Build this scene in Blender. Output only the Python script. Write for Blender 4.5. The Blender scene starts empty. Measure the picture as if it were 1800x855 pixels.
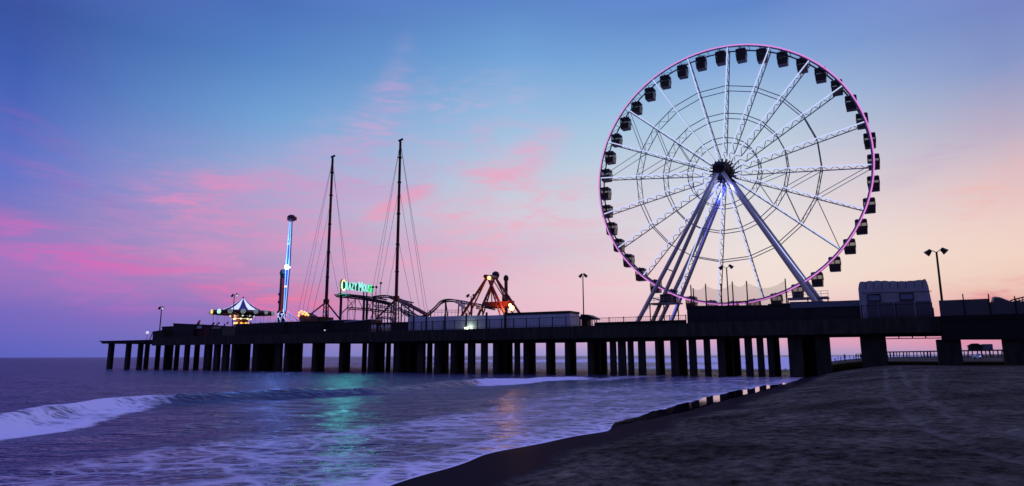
import bpy, math, random
import numpy as np
from mathutils import Vector, Matrix
random.seed(7); rng = np.random.default_rng(5)
scene = bpy.context.scene
COL = scene.collection
# ------------------------------------------------------------------ camera
F = 1150.0; CZ = 3.4; ROLL = 0.0033
PITCH = math.atan(198.0 / F)
cam_d = bpy.data.cameras.new('camera'); cam = bpy.data.objects.new('camera', cam_d); COL.objects.link(cam)
cam_d.sensor_width = 36.0; cam_d.lens = 36.0 * F / 1800.0
cam_d.clip_start = 0.1; cam_d.clip_end = 20000
cam.matrix_world = Matrix.Translation((0, 0, CZ)) @ Matrix.Rotation(math.pi / 2 + PITCH, 4, 'X') @ Matrix.Rotation(-ROLL, 4, 'Z')
scene.camera = cam
# ------------------------------------------------------------------ colour management
scene.view_settings.view_transform = 'Standard'; scene.view_settings.look = 'None'
scene.view_settings.exposure = 0.0; scene.view_settings.gamma = 1.0
try: scene.cycles.use_denoising = True
except Exception: pass
scene.cycles.max_bounces = 6; scene.cycles.transparent_max_bounces = 12
scene.cycles.sample_clamp_indirect = 4.0

def lin(c):
    return tuple((v / 255 / 12.92) if v / 255 <= 0.04045 else ((v / 255 + 0.055) / 1.055) ** 2.4 for v in c)
def raydir(px, py):
    x, y = px - 900.0, 427.5 - py
    x, y = x + y * ROLL, y - x * ROLL
    cp, sp = math.cos(PITCH), math.sin(PITCH)
    return np.array([x, F * cp - y * sp, F * sp + y * cp])
# ------------------------------------------------------------------ world: dusk sky
world = bpy.data.worlds.new('World'); scene.world = world; world.use_nodes = True
wt = world.node_tree; wt.nodes.clear()
def WN(t, **k):
    n = wt.nodes.new(t)
    for a, b in k.items(): setattr(n, a, b)
    return n
def wmath(op, a, b=None, c=None, clamp=False):
    n = WN('ShaderNodeMath', operation=op); n.use_clamp = clamp
    for i, v in enumerate((a, b, c)):
        if v is None: continue
        if isinstance(v, (int, float)): n.inputs[i].default_value = v
        else: wt.links.new(v, n.inputs[i])
    return n.outputs[0]
def wmix(fac, a, b):
    n = WN('ShaderNodeMix', data_type='RGBA'); n.clamp_factor = True
    for s, v in ((n.inputs[0], fac), (n.inputs[6], a), (n.inputs[7], b)):
        if isinstance(v, (int, float)): s.default_value = v
        elif isinstance(v, tuple): s.default_value = (*v, 1) if len(v) == 3 else v
        else: wt.links.new(v, s)
    return n.outputs[2]
tc = WN('ShaderNodeTexCoord'); sep = WN('ShaderNodeSeparateXYZ'); wt.links.new(tc.outputs['Generated'], sep.inputs[0])
az = wmath('ARCTAN2', sep.outputs[0], sep.outputs[1])
el = wmath('ARCSINE', sep.outputs[2])
azd = wmath('MULTIPLY', az, 180 / math.pi); eld = wmath('MULTIPLY', el, 180 / math.pi)
# soft large-scale warping so that the gradients are not ruler-straight
ELMAX = 90.0
def azel(px, py):
    d = raydir(px, py); return math.degrees(math.atan2(d[0], d[1])), math.degrees(math.atan2(d[2], math.hypot(d[0], d[1])))
COLS = {  # picture column -> [(y, colour)]
    0: [(0, (56, 84, 160)), (100, (64, 94, 176)), (200, (80, 106, 190)), (300, (100, 116, 200)), (380, (124, 120, 194)), (440, (150, 122, 194)), (500, (146, 114, 190)), (550, (118, 104, 190)), (626, (92, 97, 190))],
    450: [(0, (76, 114, 186)), (100, (88, 134, 198)), (200, (114, 160, 212)), (300, (150, 172, 214)), (380, (172, 160, 204)), (440, (178, 152, 198)), (500, (166, 136, 190)), (550, (140, 120, 190)), (626, (110, 112, 192))],
    900: [(0, (92, 134, 200)), (100, (116, 164, 216)), (200, (148, 188, 224)), (300, (184, 204, 224)), (380, (206, 208, 222)), (440, (206, 192, 214)), (500, (226, 194, 208)), (560, (232, 186, 204)), (600, (190, 165, 205)), (626, (150, 145, 205))],
    1350: [(0, (96, 134, 202)), (100, (130, 168, 218)), (200, (178, 202, 226)), (300, (206, 214, 224)), (380, (228, 221, 223)), (440, (239, 226, 219)), (500, (242, 222, 214)), (560, (238, 196, 204)), (600, (222, 168, 196)), (626, (168, 155, 200))],
    1800: [(0, (118, 136, 196)), (100, (135, 152, 200)), (200, (178, 172, 198)), (300, (220, 192, 198)), (380, (236, 206, 200)), (440, (241, 212, 196)), (500, (238, 202, 186)), (540, (228, 170, 162)), (600, (222, 150, 175)), (626, (180, 150, 190))],
}
elf = wmath('DIVIDE', eld, ELMAX, clamp=True)
ramps = []; azs = []
for px, stops in COLS.items():
    r = WN('ShaderNodeValToRGB'); e = r.color_ramp.elements
    pts = sorted([(max(0.0, azel(px, y)[1]) / ELMAX, lin(c)) for y, c in stops])
    top = pts[-1]
    dusk = (0.35, 0.34, 1.22)
    pts += [(40 / ELMAX, tuple(0.5 * a + 0.5 * b for a, b in zip(top[1], dusk))), (58 / ELMAX, dusk), (1.0, dusk)]
    while len(e) > 1: e.remove(e[-1])
    e[0].position = pts[0][0]; e[0].color = (*pts[0][1], 1)
    for p, c in pts[1:]:
        k = e.new(p); k.color = (*c, 1)
    r.color_ramp.interpolation = 'B_SPLINE' if False else 'LINEAR'
    wt.links.new(elf, r.inputs[0]); ramps.append(r.outputs[0]); azs.append(azel(px, 430)[0])
skyc = ramps[0]
for i in range(1, 5):
    m = WN('ShaderNodeMapRange'); m.interpolation_type = 'LINEAR'
    wt.links.new(azd, m.inputs[0]); m.inputs[1].default_value = azs[i - 1]; m.inputs[2].default_value = azs[i]
    skyc = wmix(m.outputs[0], skyc, ramps[i])
# cloud streaks
cxy = WN('ShaderNodeCombineXYZ'); wt.links.new(azd, cxy.inputs[0]); wt.links.new(eld, cxy.inputs[1])
def wnoise(scale, detail, rot, sx, sy, rough=0.55, dist=0.0, off=0):
    mp = WN('ShaderNodeMapping'); wt.links.new(cxy.outputs[0], mp.inputs[0])
    mp.inputs['Rotation'].default_value = (0, 0, math.radians(rot)); mp.inputs['Scale'].default_value = (sx, sy, 1)
    mp.inputs['Location'].default_value = (off, off * .7, 0)
    n = WN('ShaderNodeTexNoise'); wt.links.new(mp.outputs[0], n.inputs['Vector'])
    n.inputs['Scale'].default_value = scale; n.inputs['Detail'].default_value = detail
    n.inputs['Roughness'].default_value = rough; n.inputs['Distortion'].default_value = dist
    return n.outputs[0]
def wrange(v, a, b, lo=0., hi=1., smooth=True):
    m = WN('ShaderNodeMapRange'); m.interpolation_type = 'SMOOTHSTEP' if smooth else 'LINEAR'
    wt.links.new(v, m.inputs[0]); m.inputs[1].default_value = a; m.inputs[2].default_value = b
    m.inputs[3].default_value = lo; m.inputs[4].default_value = hi
    return m.outputs[0]
NA = wrange(wnoise(0.17, 9, 17, 0.5, 1.9, 0.62, 0.9), 0.42, 0.60)        # streaks falling to the right
NB = wrange(wnoise(0.24, 9, -24, 0.5, 1.6, 0.62, 1.0, 11), 0.42, 0.60)    # streaks rising to the right
NC = wrange(wnoise(0.30, 9, 6, 0.45, 1.5, 0.62, 0.9, 23), 0.36, 0.62)
ND = wnoise(0.62, 8, 15, 0.28, 1.7, 0.66, 1.2, 41)
ND = wrange(ND, 0.38, 0.60, 0.42, 1.3)
# px, py, half width, half height, tilt (deg, + rises to the right), strength, colour, noise
CL = [
    (80, 436, 300, 42, -14, .8, (214, 106, 186), NA), (380, 500, 300, 32, -17, .85, (214, 112, 180), NA), (150, 500, 340, 50, -12, .42, (206, 110, 190), NC),
    (520, 525, 170, 34, -8, .8, (232, 125, 165), NA), (60, 225, 120, 22, -22, .55, (140, 100, 185), NA),
    (400, 352, 180, 56, 4, .9, (226, 140, 190), NC), (350, 330, 110, 22, 8, .6, (235, 140, 190), NB), (450, 385, 230, 60, -6, .6, (228, 140, 190), NA), (420, 450, 260, 60, -6, .42, (222, 135, 190), NC),
    (600, 425, 180, 30, -6, .55, (228, 150, 190), NC), (706, 353, 80, 17, 27, 1.0, (240, 155, 185), NC), (712, 346, 62, 8, 29, .9, (248, 160, 185), NC), (670, 378, 40, 12, 20, .6, (240, 155, 185), NC), (640, 300, 150, 50, -6, .55, (190, 165, 210), NC),
    (690, 150, 100, 28, 70, .42, (165, 160, 210), NC), (880, 310, 90, 24, -5, .85, (240, 165, 190), NC), (945, 262, 70, 28, 28, .5, (215, 175, 205), NC),
    (930, 360, 150, 34, 14, .7, (240, 170, 190), NB), (810, 375, 80, 12, 24, .7, (240, 165, 190), NC), (900, 420, 220, 44, 6, .55, (240, 180, 198), NB), (760, 460, 200, 40, -4, .5, (238, 165, 195), NC),
    (1050, 500, 200, 60, -3, .5, (245, 195, 205), NC), (1780, 512, 130, 16, 8, .9, (226, 135, 145), NC), (1720, 500, 150, 12, 6, .5, (232, 160, 150), NC), (1740, 330, 190, 46, 26, .55, (240, 185, 180), NB),
    (1700, 235, 240, 46, 30, .4, (190, 170, 200), NB), (1700, 596, 220, 16, 0, .7, (228, 140, 165), NC), (1500, 602, 150, 10, 0, .5, (226, 160, 185), NC), (110, 90, 150, 40, -40, .3, (85, 90, 165), NC),
    (655, 235, 140, 50, 58, .75, (186, 164, 212), NC), (640, 285, 120, 50, -20, .6, (200, 160, 205), NB), (770, 250, 240, 100, 14, .6, (196, 176, 214), NB), (500, 320, 200, 40, 8, .5, (200, 150, 200), NA), (130, 330, 180, 24, -24, .4, (150, 112, 190), NB), (820, 340, 160, 26, 20, .6, (236, 172, 196), NB), (905, 285, 110, 34, 24, .6, (225, 175, 205), NC), (1080, 330, 160, 60, 12, .3, (215, 195, 215), NB), (520, 400, 420, 110, -6, .35, (214, 150, 195), NC), (850, 430, 380, 110, 4, .35, (232, 178, 200), NC), (600, 300, 260, 60, 16, .35, (196, 160, 205), NB), (250, 572, 300, 26, -3, .5, (128, 104, 190), NC), (1480, 300, 150, 60, 10, .25, (225, 205, 220), NC)]
for (px, py, hw, hh, tilt, st, c, nz) in CL:
    a0, e0 = azel(px, py); s = (azel(px + 10, py)[0] - a0) / 10; t = (e0 - azel(px, py + 10)[1]) / 10
    mp = WN('ShaderNodeMapping', vector_type='TEXTURE'); wt.links.new(cxy.outputs[0], mp.inputs[0])
    mp.inputs['Location'].default_value = (a0, e0, 0); mp.inputs['Rotation'].default_value = (0, 0, math.radians(tilt))
    mp.inputs['Scale'].default_value = (hw * s * 1.25, hh * t * 1.5, 1)
    ln = WN('ShaderNodeVectorMath', operation='LENGTH'); wt.links.new(mp.outputs[0], ln.inputs[0])
    f = wrange(ln.outputs['Value'], 1.0, 0.0, 0.0, st)
    f = wmath('MULTIPLY', f, ND, clamp=True)
    f = wmath('MULTIPLY', f, wmath('MULTIPLY_ADD', nz, 0.62 if hw < 100 else 0.85, 0.38 if hw < 100 else 0.15))
    skyc = wmix(f, skyc, lin(c))
# darker night side behind the camera
ab = wmath('ABSOLUTE', azd)
back = wrange(ab, 48, 110)
lowb = wrange(eld, 70, 20)
skyc = wmix(wmath('MULTIPLY', back, lowb), skyc, (0.034, 0.036, 0.07))
skyc = wmix(wrange(eld, -0.3, -1.5), skyc, (0.02, 0.02, 0.05))
bg = WN('ShaderNodeBackground'); wt.links.new(skyc, bg.inputs[0]); bg.inputs[1].default_value = 1.0
wo = WN('ShaderNodeOutputWorld'); wt.links.new(bg.outputs[0], wo.inputs[0])
# the sun has just set behind the land to the right: only a very weak wide afterglow
sd = bpy.data.lights.new('sun', 'SUN'); sd.energy = 0.02; sd.angle = math.radians(20); sd.color = (1, .72, .55)
so = bpy.data.objects.new('sun', sd); COL.objects.link(so)
so.rotation_euler = Vector((-0.75, -0.62, -0.12)).to_track_quat('-Z', 'Y').to_euler()

# ------------------------------------------------------------------ pier frame (u along the pier, n away from the camera, z up)
TH = math.radians(29.28); D = np.array([math.cos(TH), -math.sin(TH), 0]); NR = np.array([math.sin(TH), math.cos(TH), 0])
O = np.array([0., 125., 0.]); CAM = np.array([0, 0, CZ])
RZ = -TH
def W(u, n, z): return O + u * D + n * NR + np.array([0, 0, z])
def toP(P): q = np.asarray(P) - O; return (q @ D, q @ NR, q[2])
def Q(px, py, n):
    r = raydir(px, py); t = (n - (CAM - O) @ NR) / (r @ NR)
    u, _, z = toP(CAM + t * r); return (u, n, z)
def QU(px, n, z):
    nn = np.cross(raydir(px, 0), raydir(px, 855)); P0 = W(0, n, z)
    return float(-((P0 - CAM) @ nn) / (D @ nn))
def G(px, py, z=0.):
    r = raydir(px, py); t = (z - CZ) / r[2]; return CAM + t * r
DECK = CZ + 5.2

# ------------------------------------------------------------------ materials
def mat(name, col, rough=0.6, metal=0.0, var=0.15, scale=3.0, bump=0.0, emit=None, estr=0.0, col2=None, stretch=(1, 1, 1), alpha=None, spec=None):
    m = bpy.data.materials.new(name); m.use_nodes = True; t = m.node_tree; b = t.nodes['Principled BSDF']
    b.inputs['Roughness'].default_value = rough; b.inputs['Metallic'].default_value = metal
    if spec is not None: b.inputs['Specular IOR Level'].default_value = spec
    g = t.nodes.new('ShaderNodeTexCoord'); mp = t.nodes.new('ShaderNodeMapping'); mp.inputs['Scale'].default_value = stretch
    nz = t.nodes.new('ShaderNodeTexNoise'); nz.inputs['Scale'].default_value = scale; nz.inputs['Detail'].default_value = 6
    t.links.new(g.outputs['Object'], mp.inputs[0]); t.links.new(mp.outputs[0], nz.inputs['Vector'])
    r = t.nodes.new('ShaderNodeValToRGB'); r.color_ramp.elements[0].position = .3; r.color_ramp.elements[1].position = .7
    c2 = col2 or tuple(min(1, v * (1 + var)) for v in col)
    r.color_ramp.elements[0].color = (*[v * (1 - var) for v in col], 1) if not col2 else (*col, 1)
    r.color_ramp.elements[1].color = (*c2, 1)
    t.links.new(nz.outputs[0], r.inputs[0]); t.links.new(r.outputs[0], b.inputs['Base Color'])
    if bump:
        bp = t.nodes.new('ShaderNodeBump'); bp.inputs['Strength'].default_value = bump; bp.inputs['Distance'].default_value = .05
        t.links.new(nz.outputs[0], bp.inputs['Height']); t.links.new(bp.outputs[0], b.inputs['Normal'])
    if emit: b.inputs['Emission Color'].default_value = (*emit, 1); b.inputs['Emission Strength'].default_value = estr
    if alpha is not None: b.inputs['Alpha'].default_value = alpha
    return m
M = dict(
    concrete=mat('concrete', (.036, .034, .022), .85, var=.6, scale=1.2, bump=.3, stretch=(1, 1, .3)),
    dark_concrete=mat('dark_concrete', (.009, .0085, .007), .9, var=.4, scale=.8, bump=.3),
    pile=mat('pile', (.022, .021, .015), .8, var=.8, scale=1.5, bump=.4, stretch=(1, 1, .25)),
    black=mat('black_metal', (.012, .012, .014), .5, .3),
    dark=mat('dark_paint', (.014, .014, .015), .6, var=.3),
    navy=mat('navy_paint', (.13, .15, .19), .6, var=.15),
    steel=mat('steel', (.26, .28, .34), .4, .5),
    leg=mat('leg_paint', (.56, .56, .54), .45, .1, var=.08, scale=1),
    white=mat('white_panel', (.66, .72, .78), .55, var=.1, scale=.6, stretch=(1, 1, .2)),
    end=mat('pale_panel', (.75, .75, .78), .5, var=.05),
    red=mat('red_steel', (.12, .016, .011), .5, .2, var=.3),
    darkred=mat('dark_red_steel', (.10, .014, .012), .5, .2, var=.3),
    orange=mat('orange_paint', (.24, .035, .012), .45, var=.2),
    glass=mat('dark_glass', (.01, .01, .015), .08, alpha=.5),
    cabin=mat('cabin_shell', (.05, .046, .05), .35, .2),
    net=mat('net', (.16, .10, .075), .9, alpha=.27, scale=6, var=.4),
    cable=mat('cable', (.06, .06, .08), .5, .6),
    tent=mat('tent_fabric', (.36, .38, .40), .75, var=.2, scale=.5, bump=.25),
    canopyw=mat('canopy_white_glow', (.75, .75, .78), .6, emit=(.9, .95, .9), estr=.6),  # white canopy cloth is no lamp; its lit look is emission in the material
    canopyb=mat('canopy_blue', (.02, .025, .12), .6),
    beige=mat('beige_panel', (.35, .3, .25), .6),
    skin=mat('skin', (.1, .06, .045), .6), cloth=mat('dark_clothes', (.012, .014, .03), .9), hair=mat('hair', (.01, .008, .006), .7),
    emblem=mat('dim_glow_emblem', (.45, .5, .42), .5, emit=(.8, 1, .8), estr=.16),  # emblem discs carry an added faint glow on top of their paint
    maroon=mat('maroon_panel', (.10, .02, .022), .6),
    greenpole=mat('green_black_paint', (.015, .03, .02), .5),
)
def emi(name, c, s, base=(.5, .5, .5)): return mat(name, base, .4, emit=c, estr=s)
E = dict(
    pink=emi('pink_led', (.82, .25, .76), .95, (.3, .1, .3)), spoke=emi('blue_white_led', (.58, .66, 1.0), .95), ice=emi('ice_blue_led', (.32, .60, 1.0), .95, (.1, .2, .4)),
    blue=emi('deep_blue_led', (.03, .06, .5), .35, (.02, .03, .2)), white=emi('white_lamp', (1, .98, .95), 5), teal=emi('teal_neon', (.36, 1, .86), .95, (.1, .3, .3)), green=emi('green_neon', (.10, 1, .36), .9, (.05, .3, .1)),
    gold=emi('gold_neon', (1, .72, .28), 1.1, (.3, .2, .1)), amber=emi('amber_bulb', (1, .5, .06), 1.6), bulb=emi('warm_bulb', (1, .82, .5), 1.5), mint=emi('mint_bulb', (.55, 1, .8), 1.2),
    redl=emi('red_lamp', (1, .08, .05), 1.5), flood=emi('flood_lamp', (.9, 1, .75), 9.0), fire=emi('orange_lamp', (1, .42, .14), 2.6), dim=emi('lamp_glass', (.75, .82, .85), .8))

# ------------------------------------------------------------------ mesh builder (pier coordinates)
ORG = {}
class MB:
    def __init__(s): s.v = []; s.f = []; s.sm = []
    def add(s, vs, fs, smooth=False):
        k = len(s.v); s.v += [tuple(map(float, p)) for p in vs]; s.f += [[i + k for i in f] for f in fs]; s.sm += [smooth] * len(fs); return s
    def box(s, u0, u1, n0, n1, z0, z1):
        return s.add([(u0, n0, z0), (u1, n0, z0), (u1, n1, z0), (u0, n1, z0), (u0, n0, z1), (u1, n0, z1), (u1, n1, z1), (u0, n1, z1)],
                     [(0, 3, 2, 1), (4, 5, 6, 7), (0, 1, 5, 4), (1, 2, 6, 5), (2, 3, 7, 6), (3, 0, 4, 7)])
    def hexa(s, b, t): return s.add(list(b) + list(t), [(0, 3, 2, 1), (4, 5, 6, 7), (0, 1, 5, 4), (1, 2, 6, 5), (2, 3, 7, 6), (3, 0, 4, 7)])
    def tube(s, a, b, r, r2=None, k=8):
        a = np.array(a, float); b = np.array(b, float); r2 = r if r2 is None else r2
        d = b - a; L = np.linalg.norm(d)
        if L < 1e-6: return s
        d /= L; h = np.array([0, 0, 1.]) if abs(d[2]) < .9 else np.array([1., 0, 0]); x = np.cross(d, h); x /= np.linalg.norm(x); y = np.cross(d, x)
        vs = []
        for c, rr in ((a, r), (b, r2)):
            for i in range(k):
                t = 2 * math.pi * i / k; vs.append(c + rr * (math.cos(t) * x + math.sin(t) * y))
        return s.add(vs, [(i, (i + 1) % k, k + (i + 1) % k, k + i) for i in range(k)] , True).add([v for v in vs], [tuple(reversed(range(k))), tuple(range(k, 2 * k))])
    def path(s, pts, r, k=6, closed=False):
        P = [np.array(p, float) for p in pts]; n = len(P)
        vs = []; 
        for i in range(n):
            a = P[(i - 1) % n] if (closed or i > 0) else P[i]; b = P[(i + 1) % n] if (closed or i < n - 1) else P[i]
            d = b - a; d /= np.linalg.norm(d) + 1e-9
            h = np.array([0, 1., 0]) if abs(d[1]) < .9 else np.array([0, 0, 1.]); x = np.cross(d, h); x /= np.linalg.norm(x); y = np.cross(d, x)
            for j in range(k):
                t = 2 * math.pi * j / k; vs.append(P[i] + r * (math.cos(t) * x + math.sin(t) * y))
        fs = []
        for i in range(n if closed else n - 1):
            q = (i + 1) % n
            fs += [(i * k + j, i * k + (j + 1) % k, q * k + (j + 1) % k, q * k + j) for j in range(k)]
        if not closed: fs += [tuple(range(k)), tuple(range((n - 1) * k, n * k))]
        return s.add(vs, fs, True)
    def lathe(s, c, prof, k=16, smooth=True, a0=0.0):
        vs = [(c[0] + r * math.cos(a0 + 2 * math.pi * i / k), c[1] + r * math.sin(a0 + 2 * math.pi * i / k), c[2] + z) for r, z in prof for i in range(k)]
        fs = [(j * k + i, j * k + (i + 1) % k, (j + 1) * k + (i + 1) % k, (j + 1) * k + i) for j in range(len(prof) - 1) for i in range(k)]
        s.add(vs, fs, smooth)
        return s.add(vs, [tuple(reversed(range(k))), tuple(range((len(prof) - 1) * k, len(prof) * k))])
    def prism(s, poly, n0, n1):                      # outline in (u, z), given thickness in n
        k = len(poly); vs = [(p[0], n0, p[1]) for p in poly] + [(p[0], n1, p[1]) for p in poly]
        return s.add(vs, [tuple(range(k)), tuple(reversed(range(k, 2 * k)))] + [(i, k + i, k + (i + 1) % k, (i + 1) % k) for i in range(k)])
    def ball(s, c, r, k=10):
        return s.lathe(c, [(r * math.sin(math.pi * i / 6) + .001, -r * math.cos(math.pi * i / 6)) for i in range(7)], k)
    def build(s, name, material, parent=None, org=None):
        o0 = np.array(ORG[parent.name] if parent is not None else (org if org is not None else (0, 0, 0)), float)
        me = bpy.data.meshes.new(name); me.from_pydata([tuple(np.array(v) - o0) for v in s.v], [], s.f); me.update()
        if any(s.sm): me.polygons.foreach_set('use_smooth', s.sm)
        me.materials.append(material)
        o = bpy.data.objects.new(name, me); COL.objects.link(o)
        if parent is not None: o.parent = parent
        else: o.location = W(*o0); o.rotation_euler = (0, 0, RZ)
        ORG[o.name] = tuple(o0)
        return o
def tag(o, label=None, cat=None, group=None, kind=None):
    if label: o['label'] = label
    if cat: o['category'] = cat
    if group: o['group'] = group
    if kind: o['kind'] = kind
    return o
def thing(name, label, cat, org, group=None):
    o = bpy.data.objects.new(name, None); COL.objects.link(o); o.empty_display_size = .5
    o.location = W(*org); o.rotation_euler = (0, 0, RZ); ORG[o.name] = tuple(org); return tag(o, label, cat, group)
def bx(*a): return MB().box(*a)
def copy_tree(o, org=None, label=None):
    c = o.copy(); COL.objects.link(c)
    for ch in list(o.children):
        d = ch.copy(); COL.objects.link(d); d.parent = c
        for g in list(ch.children):
            e = g.copy(); COL.objects.link(e); e.parent = d
    if org is not None: c.location = W(*org); ORG[c.name] = tuple(org)
    if label: c['label'] = label
    return c
def lamp(name, org, energy, col, r=.5, parent=None):
    l = bpy.data.lights.new(name, 'POINT'); l.energy = energy; l.color = col; l.shadow_soft_size = r
    o = bpy.data.objects.new(name, l); COL.objects.link(o)
    if parent is not None: o.parent = parent; o.location = np.array(org) - np.array(ORG[parent.name])
    else: o.location = W(*org)
    return o

# ================================================================== SETTING: sea, beach
def hashn(ix, iy, s):
    h = np.sin(ix * 127.1 + iy * 311.7 + s * 74.7) * 43758.5453
    return h - np.floor(h)
def vnoise(x, y, s=0):
    ix, iy = np.floor(x), np.floor(y); fx, fy = x - ix, y - iy
    fx = fx * fx * (3 - 2 * fx); fy = fy * fy * (3 - 2 * fy)
    a = hashn(ix, iy, s); b = hashn(ix + 1, iy, s); c = hashn(ix, iy + 1, s); d = hashn(ix + 1, iy + 1, s)
    return (a * (1 - fx) + b * fx) * (1 - fy) + (c * (1 - fx) + d * fx) * fy
def fbm(x, y, o=4, s=0):
    r = 0; a = .5; t = 0
    for i in range(o):
        r = r + a * vnoise(x * 2 ** i, y * 2 ** i, s + i); t += a; a *= .5
    return r / t
SH_N = np.array([-140, -110, -95, -88, -80, -60, -40, -20, 0, 10, 30, 60, 110, 150, 250, 400, 900, 2500])
SH_U = np.array([54., 53.0, 52.4, 51.6, 50.6, 50.4, 50.8, 51.6, 52.2, 52.0, 49.5, 44, 36, 28, 0, -40, -150, -500])
_sp = [toP(G(x, y)) for x, y in [(560, 905), (640, 875), (700, 856), (780, 830), (880, 800), (960, 781), (1030, 766), (1075, 757), (1100, 743), (1140, 736), (1185, 726.5), (1230, 715), (1280, 701), (1330, 689), (1392, 672.5), (1415, 664)]]
_sn = [p[1] for p in _sp]; _su = [p[0] for p in _sp]
_far = [(30, 49.5), (60, 44), (110, 40), (150, 39), (250, 45), (400, 60), (900, 150), (2500, 500)]
SH_N = np.array([-140] + _sn + [a for a, b in _far]); SH_U = np.array([_su[0] + 1.5] + _su + [b for a, b in _far])
def sstep(a, b, x): t = np.clip((x - a) / (b - a), 0, 1); return t * t * (3 - 2 * t)
def shore(n): return np.interp(n, SH_N, SH_U) + .14 * np.sin(n * .45) + .10 * np.sin(n * 1.1 + 1)
def sand_z(u, n):
    du = u - shore(n); A = np.interp(n, [-120, -95, -50, -15, 30, 200], [1.35, 1.5, 2.1, 2.75, 2.75, 2.9])
    w = np.interp(n, [-100, -20, 10, 60], [17, 15, 12, 14])
    z = A * sstep(-.6, 1.0, du / w) * 1.0 - .05
    z = z - A * sstep(-.6, 1.0, 0.0) + 0.05
    z = np.where(du < 0, np.minimum(z, du * .06), z)
    z = z + np.where(du > 1, 1, 0) * (sstep(2, 8, du)) * ((fbm(u * .25, n * .25, 3, 2) - .5) * .12 + (fbm(u * 1.1, n * 1.1, 4, 5) - .5) * .045)
    return z
def fan(cols, rows):
    A, B = np.meshgrid(cols, rows); return A * B, B
def grid_mesh(name, X, Y, Z, material, attrs=None, mask=None):
    h, w = X.shape; me = bpy.data.meshes.new(name)
    idx = np.arange(h * w).reshape(h, w)
    f = np.stack([idx[:-1, :-1], idx[:-1, 1:], idx[1:, 1:], idx[1:, :-1]], -1).reshape(-1, 4)
    if mask is not None: f = f[mask[:-1, :-1].reshape(-1)]
    me.from_pydata(np.stack([X, Y, Z], -1).reshape(-1, 3).tolist(), [], f.tolist()); me.update()
    me.polygons.foreach_set('use_smooth', [True] * len(me.polygons))
    for k, v in (attrs or {}).items():
        a = me.attributes.new(k, 'FLOAT', 'POINT'); a.data.foreach_set('value', np.ascontiguousarray(v, dtype=np.float32).ravel())
    me.materials.append(material)
    o = bpy.data.objects.new(name, me); COL.objects.link(o); return o
def UN(X, Y): return X * D[0] + (Y - 125) * D[1], X * NR[0] + (Y - 125) * NR[1]

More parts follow.
